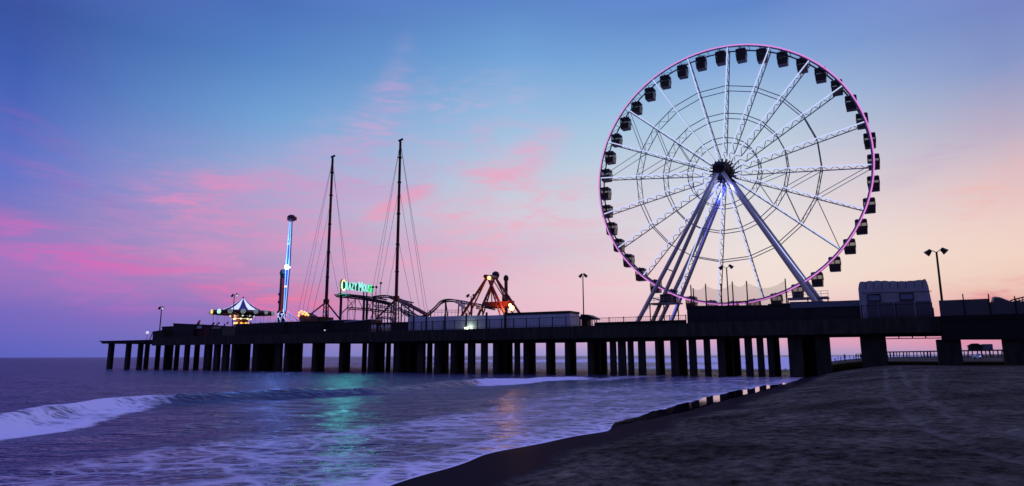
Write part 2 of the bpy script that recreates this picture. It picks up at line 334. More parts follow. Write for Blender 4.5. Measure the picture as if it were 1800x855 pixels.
SEA_BUMP = .95; SEA_REFL = .62
def sea_material():
    m = bpy.data.materials.new('sea_water'); m.use_nodes = True; t = m.node_tree; L = t.links; b = t.nodes['Principled BSDF']; out = t.nodes['Material Output']
    def N(x, **k):
        n = t.nodes.new(x)
        for a, c in k.items(): setattr(n, a, c)
        return n
    def mt(op, a, b_=None, clamp=False):
        n = N('ShaderNodeMath', operation=op); n.use_clamp = clamp
        for i, v in enumerate((a, b_)):
            if v is None: continue
            if isinstance(v, (int, float)): n.inputs[i].default_value = v
            else: L.new(v, n.inputs[i])
        return n.outputs[0]
    geo = N('ShaderNodeNewGeometry')
    rotm = N('ShaderNodeMapping'); rotm.inputs['Rotation'].default_value = (0, 0, -math.radians(8)); L.new(geo.outputs['Position'], rotm.inputs[0])
    def nz(sc, det, sx, sy, rough=.55, dist=0.):
        mp = N('ShaderNodeMapping'); mp.inputs['Scale'].default_value = (sx, sy, 1); L.new(rotm.outputs[0], mp.inputs[0])
        n = N('ShaderNodeTexNoise'); n.inputs['Scale'].default_value = sc; n.inputs['Detail'].default_value = det
        n.inputs['Roughness'].default_value = rough; n.inputs['Distortion'].default_value = dist; L.new(mp.outputs[0], n.inputs['Vector']); return n.outputs[0]
    b.inputs['Base Color'].default_value = (.008, .008, .022, 1); b.inputs['Roughness'].default_value = .20; b.inputs['IOR'].default_value = 1.33
    w0 = nz(.09, 4, .45, 1.0, .6, .5); w1 = nz(.5, 4, .45, 1.0, .6, .5); w2 = nz(2.6, 3, .4, 1.0, .6)
    hgt = mt('ADD', mt('ADD', mt('MULTIPLY', w0, 2.2), w1), mt('MULTIPLY', w2, .20))
    bp = N('ShaderNodeBump'); bp.inputs['Strength'].default_value = 1.0; bp.inputs['Distance'].default_value = SEA_BUMP; L.new(hgt, bp.inputs['Height']); L.new(bp.outputs[0], b.inputs['Normal'])
    at = N('ShaderNodeAttribute'); at.attribute_name = 'foam'
    f1 = nz(.62, 7, .62, 1.0, .60, 1.3); f2 = nz(.22, 4, .6, 1.0, .55, .8); f3 = nz(3.0, 4, .5, 1.0, .6, .5)
    def lace(sc, wn, off):
        wv_ = N('ShaderNodeTexNoise'); wv_.inputs['Scale'].default_value = wn; wv_.inputs['Detail'].default_value = 5; L.new(geo.outputs['Position'], wv_.inputs['Vector'])
        sb = N('ShaderNodeVectorMath', operation='SUBTRACT'); L.new(wv_.outputs['Color'], sb.inputs[0]); sb.inputs[1].default_value = (.5, .5, .5)
        sc_ = N('ShaderNodeVectorMath', operation='SCALE'); L.new(sb.outputs[0], sc_.inputs[0]); sc_.inputs['Scale'].default_value = 2.2 / sc * .5
        ad = N('ShaderNodeVectorMath', operation='ADD'); L.new(geo.outputs['Position'], ad.inputs[0]); L.new(sc_.outputs[0], ad.inputs[1])
        mp = N('ShaderNodeMapping'); mp.inputs['Scale'].default_value = (.62, 1, .01); mp.inputs['Location'].default_value = (off, off, 0); L.new(ad.outputs[0], mp.inputs[0])
        vo = N('ShaderNodeTexVoronoi', feature='DISTANCE_TO_EDGE'); vo.inputs['Scale'].default_value = sc; L.new(mp.outputs[0], vo.inputs['Vector'])
        q = N('ShaderNodeMapRange'); q.interpolation_type = 'SMOOTHSTEP'; L.new(vo.outputs['Distance'], q.inputs[0]); q.inputs[1].default_value = .20; q.inputs[2].default_value = 0; return q.outputs[0]
    web = mt('MAXIMUM', lace(.75, .5, 0), mt('MULTIPLY', lace(1.9, 1.1, 7), .75))
    fac = mt('ADD', mt('MULTIPLY', web, .40), mt('ADD', mt('MULTIPLY', f2, .70), mt('MULTIPLY', f3, .55)))
    fac = mt('ADD', fac, mt('SUBTRACT', mt('MULTIPLY', at.outputs['Fac'], 1.35), 1.20))
    mr = N('ShaderNodeMapRange'); mr.interpolation_type = 'SMOOTHSTEP'; L.new(fac, mr.inputs[0]); mr.inputs[1].default_value = .0; mr.inputs[2].default_value = .72
    mr.inputs[4].default_value = .92
    fb = N('ShaderNodeBsdfPrincipled'); fb.inputs['Base Color'].default_value = (.86, .86, .92, 1); fb.inputs['Roughness'].default_value = .7
    bp2 = N('ShaderNodeBump'); bp2.inputs['Strength'].default_value = .5; bp2.inputs['Distance'].default_value = .1; L.new(fac, bp2.inputs['Height']); L.new(bp2.outputs[0], fb.inputs['Normal'])
    gl = N('ShaderNodeBsdfAnisotropic'); gl.inputs['Roughness'].default_value = .22; gl.inputs['Color'].default_value = (.72, .78, 1.0, 1); L.new(bp.outputs[0], gl.inputs['Normal'])
    df = N('ShaderNodeBsdfDiffuse'); df.inputs['Color'].default_value = (.013, .013, .036, 1)
    fr_ = N('ShaderNodeFresnel'); fr_.inputs['IOR'].default_value = 1.33; L.new(bp.outputs[0], fr_.inputs['Normal'])
    fm = N('ShaderNodeMapRange'); L.new(fr_.outputs[0], fm.inputs[0]); fm.inputs[1].default_value = 0; fm.inputs[2].default_value = .8; fm.inputs[3].default_value = .03; fm.inputs[4].default_value = SEA_REFL
    wm = N('ShaderNodeMixShader'); L.new(fm.outputs[0], wm.inputs[0]); L.new(df.outputs[0], wm.inputs[1]); L.new(gl.outputs[0], wm.inputs[2])
    mx = N('ShaderNodeMixShader'); L.new(mr.outputs[0], mx.inputs[0]); L.new(wm.outputs[0], mx.inputs[1]); L.new(fb.outputs[0], mx.inputs[2]); L.new(mx.outputs[0], out.inputs[0])
    return m
SEA = sea_material()
cols = np.linspace(-1.35, 1.35, 760)
rows = 1.0 / np.linspace(1 / 8.0, 1 / 700.0, 560); rows = np.concatenate([rows, np.geomspace(760, 9000, 24)])
X, Y = fan(cols, rows); U_, N_ = UN(X, Y); sh = shore(N_); ds = sh - U_
def bump_(x, s): return np.exp(-(x / s) ** 2)
_c = sorted((toP(G(x, y))[1], toP(G(x, y))[0]) for x, y in [(-120, 772), (0, 752), (100, 732), (200, 716), (285, 709), (400, 702), (500, 697), (640, 692)])
crest1 = np.interp(N_, [a for a, b in _c], [b for a, b in _c]) + .25 * np.sin(N_ * .3)
crest2 = np.interp(N_, [-60, -43, -8, 15], [20.5, 19.8, 19.4, 19.5]) + .4 * np.sin(N_ * .31)
near = sstep(900, 80, Y)
zz = .05 * np.sin(U_ * .9 + 2.2 * fbm(U_ * .05, N_ * .05, 3, 1) * 6) * near * sstep(2, 14, ds)
zz = zz + (.5 * fbm(U_ * .16, N_ * .06, 4, 9) - .25) * .55 * sstep(3, 25, ds) * sstep(1500, 200, Y)
c1w = sstep(-140, -110, N_) * (1 - sstep(-52, -25, N_)); c2w = sstep(-56, -40, N_) * (1 - sstep(-20, -4, N_))
zz = zz + .62 * c1w * np.where(U_ > crest1, bump_(U_ - crest1, 1.3), bump_(U_ - crest1, 4.2)) + .32 * c2w * np.where(U_ > crest2, bump_(U_ - crest2, .8), bump_(U_ - crest2, 2.6))
zz = zz - .10 * sstep(1.5, -1, ds)
ds_ = ds + .8 * (fbm(U_ * .2, N_ * .2, 3, 8) - .5)
tip = sstep(-96, -62, N_)
edge = np.interp(N_, [-120, -105, -98, -85, -75, -40, 0, 40], [13.5, 12.5, 11.5, 10.5, 10.5, 14, 10, 4])
fo = .52 * sstep(edge + 3.5, edge - 1.5, ds_) + .16 * sstep(7, 1, ds_) * sstep(-58, -70, N_) + .14 * sstep(9, 3, ds_) * sstep(-80, -95, N_)
fo = fo + .08 * sstep(3.4, 1.2, ds_) * sstep(-56, -66, N_) * sstep(-110, -88, N_)
fo = fo
fo = np.minimum(fo, .40 + .16 * sstep(3.0, 1.5, ds_))
fo = np.maximum(fo, (.30 + .08 * sstep(20, 9, ds_)) * sstep(26, 14, ds_) * sstep(-72, -60, N_) * (1 - sstep(-8, 20, N_)))
_e = sorted((toP(G(x, y))[1], toP(G(x, y))[0]) for x, y in [(-120, 795), (0, 771), (100, 753), (200, 733), (285, 712), (400, 703)])
c1e = np.interp(N_, [a for a, b in _e], [b for a, b in _e]) - .6 + .9 * (fbm(U_ * .4, N_ * .4, 3, 12) - .5)
fo = np.maximum(fo, .95 * sstep(.8, .25, np.abs(ds - .1)) * sstep(-60, -72, N_))
fm1 = c1w * sstep(crest1 - .8, crest1 + .1, U_) * (1 - sstep(c1e, c1e + 2.2, U_)) * (1 - sstep(-84, -73, N_))
fo = np.maximum(fo, (.42 + .75 * fbm(U_ * .7, N_ * .25, 4, 3)) * fm1); 
fm2 = c2w * sstep(crest2 - 1.2, crest2 - .1, U_) * (1 - sstep(crest2 + 1.5, crest2 + 3.4, U_)) * sstep(-50, -38, N_) * (.80 + .35 * sstep(-22, -32, N_))
fo = np.maximum(fo, 1.1 * fm2)
fo = np.maximum(fo, .48 * bump_(U_ - (27 + 2 * np.sin(N_ * .1)), 3.4) * sstep(-34, -20, N_) * sstep(26, 6, N_))
fo = np.maximum(fo, .85 * sstep(500, 60, ds_) * sstep(120, 260, N_) * sstep(2600, 1400, N_))
fo = np.maximum(fo, .80 * sstep(62, 20, ds_) * sstep(14, 40, N_) * sstep(900, 500, Y))
sea = tag(grid_mesh('sea', X, Y, zz, SEA, {'foam': np.clip(fo, 0, 1.2)}), kind='structure')

def sand_material():
    m = bpy.data.materials.new('beach_sand'); m.use_nodes = True; t = m.node_tree; L = t.links; b = t.nodes['Principled BSDF']
    geo = t.nodes.new('ShaderNodeNewGeometry')
    def nz(sc, det, rough=.6, st=(1, 1, 1)):
        mp = t.nodes.new('ShaderNodeMapping'); mp.inputs['Scale'].default_value = st; mp.inputs['Rotation'].default_value = (0, 0, .5); L.new(geo.outputs['Position'], mp.inputs[0])
        n = t.nodes.new('ShaderNodeTexNoise'); n.inputs['Scale'].default_value = sc; n.inputs['Detail'].default_value = det; n.inputs['Roughness'].default_value = rough; L.new(mp.outputs[0], n.inputs['Vector']); return n.outputs[0]
    a = nz(2.4, 12, .74, (1, .8, 1)); c = nz(.22, 4)
    r = t.nodes.new('ShaderNodeValToRGB'); r.color_ramp.elements[0].position = .38; r.color_ramp.elements[1].position = .66
    r.color_ramp.elements[0].color = (.032, .031, .020, 1); r.color_ramp.elements[1].color = (.21, .20, .135, 1); L.new(a, r.inputs[0])
    r2 = t.nodes.new('ShaderNodeValToRGB'); r2.color_ramp.elements[0].position = .35; r2.color_ramp.elements[1].position = .65
    r2.color_ramp.elements[0].color = (.42, .42, .42, 1); r2.color_ramp.elements[1].color = (1.25, 1.25, 1.25, 1); L.new(c, r2.inputs[0])
    mm = t.nodes.new('ShaderNodeMix'); mm.data_type = 'RGBA'; mm.blend_type = 'MULTIPLY'; mm.inputs[0].default_value = 1; L.new(r.outputs[0], mm.inputs[6]); L.new(r2.outputs[0], mm.inputs[7])
    wet = t.nodes.new('ShaderNodeAttribute'); wet.attribute_name = 'wet'
    trk = t.nodes.new('ShaderNodeAttribute'); trk.attribute_name = 'track'
    mk = t.nodes.new('ShaderNodeMix'); mk.data_type = 'RGBA'; L.new(trk.outputs['Fac'], mk.inputs[0]); L.new(mm.outputs[2], mk.inputs[6]); mk.inputs[7].default_value = (.24, .23, .17, 1)
    mw = t.nodes.new('ShaderNodeMix'); mw.data_type = 'RGBA'; L.new(wet.outputs['Fac'], mw.inputs[0]); L.new(mk.outputs[2], mw.inputs[6]); mw.inputs[7].default_value = (.020, .017, .020, 1)
    L.new(mw.outputs[2], b.inputs['Base Color'])
    mr = t.nodes.new('ShaderNodeMapRange'); L.new(wet.outputs['Fac'], mr.inputs[0]); mr.inputs[3].default_value = .95; mr.inputs[4].default_value = .42; L.new(mr.outputs[0], b.inputs['Roughness'])
    bs = t.nodes.new('ShaderNodeMapRange'); L.new(wet.outputs['Fac'], bs.inputs[0]); bs.inputs[3].default_value = 1.0; bs.inputs[4].default_value = .04
    bp = t.nodes.new('ShaderNodeBump'); L.new(bs.outputs[0], bp.inputs['Strength']); bp.inputs['Distance'].default_value = .16; L.new(a, bp.inputs['Height']); L.new(bp.outputs[0], b.inputs['Normal'])
    b.inputs['Specular IOR Level'].default_value = .02; b.inputs['IOR'].default_value = 1.05
    return m
cols = np.linspace(-.75, 1.6, 760); rows = 1.0 / np.linspace(1 / 1.2, 1 / 8.0, 60); rows = np.concatenate([rows[:-1], 1.0 / np.linspace(1 / 8.0, 1 / 500.0, 420), np.geomspace(560, 9000, 24)])
X, Y = fan(cols, rows); U_, N_ = UN(X, Y); Z_ = sand_z(U_, N_); du = U_ - shore(N_)
# tyre tracks curving up the beach
TR = np.zeros(X.shape)
def on_sand(a, b):
    z = 1.8
    for _ in range(14): p = G(a, b, z); z = .5 * z + .5 * float(sand_z(*toP(p)[:2]))
    return p[:2]
def smooth_line(P, k=10):
    P = [P[0]] + list(P) + [P[-1]]; out = []
    for i in range(1, len(P) - 2):
        for t in np.linspace(0, 1, k, endpoint=False): out.append(.5 * (2 * P[i] + (P[i + 1] - P[i - 1]) * t + (2 * P[i - 1] - 5 * P[i] + 4 * P[i + 1] - P[i + 2]) * t * t + (3 * P[i] - P[i - 1] - 3 * P[i + 1] + P[i + 2]) * t ** 3))
    return np.array(out + [P[-1]])
def track(pts, w, dep):
    P = smooth_line([on_sand(a, b) for a, b in pts]); global Z_, TR
    dmin = np.full(X.shape, 1e9)
    for i in range(len(P) - 1):
        a, b = P[i], P[i + 1]; ab = b - a; tt = np.clip(((X - a[0]) * ab[0] + (Y - a[1]) * ab[1]) / (ab @ ab), 0, 1)
        dmin = np.minimum(dmin, np.hypot(X - a[0] - tt * ab[0], Y - a[1] - tt * ab[1]))
    TR = np.maximum(TR, bump_(dmin, w) * (.03 + .85 * fbm(X * .6, Y * .6, 4, 6) * sstep(.28, .62, fbm(X * 2.5, Y * 2.5, 3, 16))))
    Z_ = Z_ - dep * bump_(dmin, w) + dep * .8 * bump_(dmin - w * 2.1, w * .8)
for pts in ([(1556, 650), (1562, 690), (1600, 735), (1680, 775), (1800, 815)], [(1580, 645), (1600, 680), (1650, 720), (1720, 745), (1820, 780)], [(1630, 650), (1626, 680), (1640, 705), (1700, 735), (1800, 765)]): track(pts, .20, .04)
beach = tag(grid_mesh('beach', X, Y, Z_, sand_material(), {'track': np.clip(TR, 0, 1), 'wet': sstep(3.8, 2.2, du + 1.5 * (fbm(U_ * .15, N_ * .15, 3, 4) - .5)) * sstep(60, 20, N_)}, mask=(du > -14)), kind='structure')

# thin sheet of still water lying on the wet sand at the edge of the swash
up = [(1062, 744.8), (1100, 739), (1140, 726), (1185, 714), (1230, 702), (1280, 690), (1330, 681), (1392, 671)]
lo = [(1062, 745.5), (1100, 742.5), (1140, 736), (1185, 726.5), (1230, 715), (1280, 701), (1330, 689), (1392, 672.5)]
def pool_material():
    m = mat('still_water', (.008, .007, .012), .045, spec=.6, scale=1.6); b = m.node_tree.nodes['Principled BSDF']; b.inputs['IOR'].default_value = 1.5
    return m
pool = MB(); kk = 60; ti = np.linspace(0, 1, kk); xs = 1062 + 318 * ti
ring_u = []
for i, x in enumerate(xs):
    yu = np.interp(x, [p[0] for p in up], [p[1] for p in up]) + 1.0 * math.sin(x * .13) + .6 * math.sin(x * .41); yl = np.interp(x, [p[0] for p in lo], [p[1] for p in lo]) + .7 * math.sin(x * .2) + .5 * math.sin(x * .37)
    for y in np.linspace(yu, max(yl, yu + .3), 5): ring_u.append(toP(G(x, y, .09)))
pool.add(ring_u, [(i * 5 + j, i * 5 + j + 1, (i + 1) * 5 + j + 1, (i + 1) * 5 + j) for i in range(kk - 1) for j in range(4)])
tag(pool.build('tide_water', pool_material()), kind='structure')

# ================================================================== THE PIER
ZR = [(150, 3.7), (268, 3.35), (460, 3.1), (600, 2.75), (800, 2.4), (1000, 2.3), (1150, 2.35), (1300, 2.6), (1500, 2.55), (1640, 2.5)]
u_tip, u_l = QU(179, 0, DECK), QU(268, 0, DECK); u_j = QU(1652, 0, DECK); u_r = QU(2100, 0, DECK)
pier = thing('pier', 'long dark concrete amusement pier standing on rows of square piles in the surf', 'pier', (u_l, 0, 0))
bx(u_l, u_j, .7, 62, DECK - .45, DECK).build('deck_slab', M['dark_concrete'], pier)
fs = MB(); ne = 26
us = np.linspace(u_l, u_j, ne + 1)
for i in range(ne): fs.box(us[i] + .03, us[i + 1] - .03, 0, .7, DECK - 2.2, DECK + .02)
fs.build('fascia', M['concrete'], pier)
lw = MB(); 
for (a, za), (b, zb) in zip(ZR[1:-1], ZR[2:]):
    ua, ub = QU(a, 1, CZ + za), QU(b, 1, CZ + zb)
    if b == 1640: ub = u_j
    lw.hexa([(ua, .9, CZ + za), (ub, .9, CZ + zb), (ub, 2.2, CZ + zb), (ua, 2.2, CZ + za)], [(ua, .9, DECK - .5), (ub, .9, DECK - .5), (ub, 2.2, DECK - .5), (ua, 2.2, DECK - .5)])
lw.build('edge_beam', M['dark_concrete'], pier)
# low landing stage at the sea end
e = MB(); zt = Q(225, 598.5, 0)[2]; zb_ = Q(225, 603.5, 0)[2]
e.box(u_tip, u_l - .02, 0, 22, zb_, zt); e.build('landing_stage', M['dark_concrete'], pier)
bx(u_tip - 1.6, u_tip, .3, .6, zt - .25, zt + .05).build('beam_end', M['dark_concrete'], pier)
gaps = [(150, 188.5), (200, 219.5), (230, 240.8), (251, 253.2), (262, 272.5), (281.5, 287.5), (304, 306.2), (315, 323), (333.5, 340.5), (350.5, 358), (373, 375), (388, 390), (404, 406), (440, 443.3), (497, 499),
        (532, 548), (571.3, 595.7), (616, 636.3), (645, 646.6), (676.5, 678.5), (687, 691.3), (748.3, 750.6), (760.2, 763), (789, 791.6), (817, 822), (836, 845), (858, 866.2), (901.3, 904), (914.7, 919.7),
        (942, 959.7), (976.6, 992.8), (1013.3, 1032.6), (1067.4, 1072), (1084, 1086.2), (1101, 1103.4), (1114.5, 1121.6), (1135.6, 1151.7), (1168.3, 1178.7), (1208, 1211), (1225, 1237.4), (1249.6, 1261),
        (1302, 1309.5), (1323.5, 1331), (1343.5, 1349.3), (1371.5, 1386), (1461, 1514), (1560, 1649), (1692, 1767)]
def pile(a, b, n, wn=None, top=None, m='pile'):
    ua, ub = QU(a, n, CZ), QU(b, n, CZ)
    wn = wn or min(.9, (ub - ua))
    # a square pile also shows its right-hand side: shrink so that front + side fill the interval
    for _ in range(3):
        ub2 = QU(b, n + wn, CZ); ubb = min(ub, max(ub2, ua + .25))
    ub = ubb
    p = MB(); p.box(ua, ub, n, n + wn, -1.5, (top if top else DECK - .46)); p.build('pile', M[m], pier)
for (a0, a1), (b0, b1) in zip(gaps[:-1], gaps[1:]):
    a, b = a1, b0
    w = b - a
    if a > 1380: continue
    if w < 16: pile(a, b, .95 if w > 10 else 8, top=(zb_ if b < 262 else None)); continue
    k = int(math.ceil(w / 15.0)); step = w / k
    for i in range(k):
        lo_, hi_ = a + i * step, a + (i + 1) * step
        n = (.95, 9.0, 17.0)[i % 3] if k > 1 else .95
        if n < 1: pile(lo_, hi_, n)
        else: pile(max(a, lo_ - 1), min(b, hi_ + 1), n)
for i, (a, b) in enumerate([(1386, 1412), (1408, 1437), (1434, 1461)]): pile(a, b, (.95, 8, .95)[i], 2.0)
for (a, b) in [(1514, 1560)]: pile(a, b, .95, 2.2)
# boardwalk on land, a wider second structure joined to the pier
bw = thing('boardwalk', 'black boardwalk span on thick pillars over the dry sand', 'boardwalk', (u_j, 0, 0))
bx(u_j + .02, u_r, -.25, 60, DECK - .6, DECK + .05).build('deck', M['dark_concrete'], bw)
z1, z2 = CZ + 2.0, CZ + 1.7
MB().hexa([(u_j + .02, -.2, z1), (u_r, -.2, z2), (u_r, 2.0, z2), (u_j + .02, 2.0, z1)], [(u_j + .02, -.2, DECK - .62), (u_r, -.2, DECK - .62), (u_r, 2.0, DECK - .62), (u_j + .02, 2.0, DECK - .62)]).build('beam', M['dark_concrete'], bw)
for a, b in ((1649, 1692), (1767, 1812), (1870, 1910), (1990, 2030)):
    ua, ub = QU(a, 0, CZ), QU(b, 0, CZ); bx(ua, ub, .1, 1.9, .5, z1 + .02).build('pillar', M['pile'], bw)
# drain pipe and service pipe
dp = MB(); u0 = QU(1641, -.3, DECK); dp.tube((u0, -.35, CZ + 3.1), (u0, -.35, DECK + 1.2), .12); tag(dp.build('drain_pipe', M['dark'], None, (u0, -.35, CZ + 3.1)), 'thin vertical drain pipe on the pier face beside the quilted tent', 'pipe')
ua, ub = QU(1562, 1.4, CZ + 2.1), QU(1648, 1.4, CZ + 2.1)
sp = thing('service_pipe', 'thin horizontal pipe slung under the pier between two thick pillars', 'pipe', (ua, 1.4, CZ + 2.2))
MB().tube((ua - .3, 1.4, CZ + 2.25), (ub + 1, 1.4, CZ + 2.25), .06).build('pipe', M['black'], sp)
for f_ in (.22, .5, .77): bx(ua + (ub - ua) * f_ - .08, ua + (ub - ua) * f_ + .08, 1.35, 1.45, CZ + 2.25, CZ + 2.6).build('hanger', M['black'], sp)

# ================================================================== FERRIS WHEEL
HU, HN, _ = toP((46.72, 140.0, 0)); HZ = CZ + 39.92; R = 29.29; PH = .0896; WN_ = 2.7
wheel = thing('ferris_wheel', 'giant ferris wheel with a glowing pink rim and pale blue lit spokes', 'ferris wheel', (HU, HN, DECK))
def rim_pt(a, r, n=0.): return np.array([HU + r * math.sin(a), HN + n, HZ + r * math.cos(a)])
NS = 20; ANG = [PH + k * 2 * math.pi / NS for k in range(NS)]
cir = lambda r, n, k: [rim_pt(PH + 2 * math.pi * i / k, r, n) for i in range(k)]
MB().path(cir(R, -.12, 80), .13, 6, True).build('light_ring', E['pink'], wheel)
MB().path(cir(R - .28, .05, 80), .17, 6, True).build('front_rim', M['steel'], wheel)
rt = MB().path(cir(R - .28, WN_, 80), .17, 6, True)
for i in range(80):
    a = PH + 2 * math.pi * i / 80; rt.tube(rim_pt(a, R - .3, .05), rim_pt(a, R - .3, WN_), .07, k=4)
    if i % 2: rt.tube(rim_pt(a, R - .3, .05), rim_pt(a + 2 * math.pi / 80, R - .3, WN_), .05, k=4)
rt.build('rear_rim', M['dark'], wheel)
for k, a in enumerate(ANG):
    s = MB(); r0, r1 = 2.0, R - .4; n0a, n1a = -.9, WN_ + 1.2
    pf = lambda r: rim_pt(a, r, n0a * (1 - r / R) * 1.0); pb = lambda r: rim_pt(a, r, WN_ + (n1a - WN_) * (1 - r / R))
    s.tube(pb(r0), pb(r1), .12, k=6)
    nb = 24
    for i in range(nb):
        ra, rb = r0 + (r1 - r0) * i / nb, r0 + (r1 - r0) * (i + 1) / nb
        s.tube(pf(ra), pb(rb), .075, k=4) if i % 2 == 0 else s.tube(pb(ra), pf(rb), .075, k=4)
    sp_ = s.build('spoke', M['leg'], wheel)
    MB().tube(pf(r0), pf(r1), .13, k=6).build('light_strip', E['spoke'], sp_)
RR = (.262 * R, .455 * R, .675 * R)
for q, rr in enumerate(RR):
    s = MB(); pts0 = [rim_pt(a, rr, -.9 * (1 - rr / R)) for a in ANG]; pts1 = [rim_pt(a, rr, WN_ + 1.2 * (1 - rr / R)) for a in ANG]
    for i in range(NS):
        s.tube(pts0[i], pts0[(i + 1) % NS], .10, k=5); s.tube(pts1[i], pts1[(i + 1) % NS], .10, k=5)
        if i in (3, 4, 5, 6, 14, 15, 16, 17):
            for j in range(4):
                f0, f1 = j / 4, (j + 1) / 4; A_ = pts0 if j % 2 else pts1; B_ = pts1 if j % 2 else pts0
                s.tube(A_[i] * (1 - f0) + A_[(i + 1) % NS] * f0, B_[i] * (1 - f1) + B_[(i + 1) % NS] * f1, .05, k=4)
    s.build('ring_truss', M['dark'] if False else M['steel'], wheel)
for c in (6, 16):
    for sgn in (-1, 1):
        for (ra, rb, swap) in ((RR[2], R - .4, 0), (RR[1], RR[2], 0), (RR[0], RR[1], 0)):
            s = MB()
            for nn in (-.3, WN_ + .4): s.tube(rim_pt(ANG[c % NS], ra, nn), rim_pt(ANG[(c + sgn) % NS], rb, nn), .07, k=4)
            s.build('brace', M['steel'], wheel)
hub = MB()
def ndisc(mb, u, z, prof, k=24):
    vs = [(u + r * math.cos(2 * math.pi * i / k), n, z + r * math.sin(2 * math.pi * i / k)) for r, n in prof for i in range(k)]
    fs = [(j * k + i, j * k + (i + 1) % k, (j + 1) * k + (i + 1) % k, (j + 1) * k + i) for j in range(len(prof) - 1) for i in range(k)]
    mb.add(vs, fs); mb.add(vs, [tuple(reversed(range(k))), tuple(range((len(prof) - 1) * k, len(prof) * k))])
ndisc(hub, HU, HZ, [(.6, HN - 2.6), (1.5, HN - 2.3), (1.9, HN - 1.2), (2.1, HN - .9), (2.1, HN - .4), (1.5, HN - .3), (1.5, HN + WN_ + .6), (2.1, HN + WN_ + .7), (2.1, HN + WN_ + 1.3), (1.2, HN + WN_ + 2.4)])
hub.build('hub', M['black'], wheel)
hb = MB()
for k in range(20):
    a = ANG[k]; hb.tube(rim_pt(a, 1.2, -1.0), rim_pt(a, 2.75, -.85), .16, k=6); hb.tube(rim_pt(a, 1.2, WN_ + 1.0), rim_pt(a, 2.7, WN_ + 1.1), .16, k=6)
hb.build('spoke_socket', M['black'], wheel)
axle = MB(); axle.tube((HU, HN - 4.4, HZ), (HU, HN + WN_ + 4.2, HZ), .7, k=16); axle.build('axle', M['dark'], wheel)
cap = MB(); ndisc(cap, HU, HZ, [(.5, HN - 4.7), (1.3, HN - 4.4), (1.3, HN - 3.2), (1.5, HN - 3.2), (1.5, HN - 2.9)]); cap.build('axle_bearing', M['black'], wheel)
LB = QU(1113, 25, DECK)
legs = []
for (n_t, n_b) in ((-3.6, 25 - HN), (-3.3, 35.2 - HN), (WN_ + 3.3, 40 - HN), (WN_ + 3.6, 49.5 - HN)):
    legs.append(((HU - .3, HN + n_t, HZ - .5), (LB, HN + n_b, DECK)))
RBu = QU(1470, 38, DECK)
for (n_t, n_b) in ((-3.6, -9), (-3.4, -2), (WN_ + 3.4, 4.5), (WN_ + 3.6, 11)):
    legs.append(((HU + .3 + (.3 if n_b > 0 else 0), HN + n_t, HZ - .5), (RBu + (.55 if n_b > 0 else 0), HN + n_b, DECK)))
for a, b in legs:
    MB().tube(a, b, .41, .46, k=14).build('leg', M['leg'], wheel)
ft = []
for a, b in legs: bx(b[0] - .9, b[0] + .9, b[1] - .9, b[1] + .9, DECK, DECK + .6).build('foot', M['dark'], wheel)
for (i, j) in ((0, 1), (2, 3), (4, 5), (6, 7)):
    for f_ in (.62, .80):
        A_ = np.array(legs[i][0]) * (1 - f_) + np.array(legs[i][1]) * f_; B_ = np.array(legs[j][0]) * (1 - f_) + np.array(legs[j][1]) * f_
        MB().tube(A_, B_, .14).build('cross_tie', M['leg'], wheel)
for i in (3,):
    a, b = map(np.array, legs[i]); d = b - a; a2 = a + d * .06 + np.array([-.1, -.5, .05]); b2 = a + d * .93 + np.array([-.1, -.5, .05])
    MB().tube(a2, b2, .10).build('light_strip', emi('leg_led', (.16, .16, 1.0), 1.1), wheel)
lamp('hub_light', (HU - 1.5, HN + WN_ + 2.0, HZ - 4.0), 1500, (.06, .09, 1.0), .6, wheel)
lamp('hub_light', (HU + 2.0, HN - 5.2, HZ - 5.0), 350, (.35, .4, 1.0), .6, wheel)
# gondolas
def gondola_meshes():
    w, d = 1.06, 1.06
    tub = MB(); 
    lv = [(-2.85, .92), (-2.75, 1.0), (-1.75, w), (-1.5, w)]
    for (z0, r0), (z1, r1) in zip(lv[:-1], lv[1:]):
        tub.hexa([(-r0, -r0, z0), (r0, -r0, z0), (r0, r0, z0), (-r0, r0, z0)], [(-r1, -r1, z1), (r1, -r1, z1), (r1, r1, z1), (-r1, r1, z1)])
    fr = MB()
    for x in (-w, 0, w):
        for y in (-w, w): fr.tube((x, y, -1.46), (x * .93, y * .93, -.35), .085 if x else .06, k=5)
    for y in (0,):
        for x in (-w, w): fr.tube((x, y, -1.46), (x * .93, 0, -.35), .06, k=5)
    for z_, q_ in ((-1.44, w), (-.38, w * .93)): fr.path([(-q_, -q_, z_), (q_, -q_, z_), (q_, q_, z_), (-q_, q_, z_)], .06, 4, True)
    rf = MB(); lr = [(-.36, 1.10), (-.08, 1.06), (.10, .85), (.16, .4)]
    for (z0, r0), (z1, r1) in zip(lr[:-1], lr[1:]):
        rf.hexa([(-r0, -r0, z0), (r0, -r0, z0), (r0, r0, z0), (-r0, r0, z0)], [(-r1, -r1, z1), (r1, -r1, z1), (r1, r1, z1), (-r1, r1, z1)])
    rf.tube((0, -1.2, .12), (0, 1.2, .12), .13, k=6)
    gl = MB(); q = .98
    for (a, b, c, d_) in (((-q, -q), (q, -q), 0, 0), ((q, -q), (q, q), 0, 0), ((q, q), (-q, q), 0, 0), ((-q, q), (-q, -q), 0, 0)):
        gl.add([(a[0], a[1], -1.45), (b[0], b[1], -1.45), (b[0] * .95, b[1] * .95, -.36), (a[0] * .95, a[1] * .95, -.36)], [(0, 1, 2, 3)])
    return tub, fr, rf, gl
tub, fr, rf, gl = gondola_meshes()
ORG['_g'] = (0, 0, 0)
class _P: name = '_g'
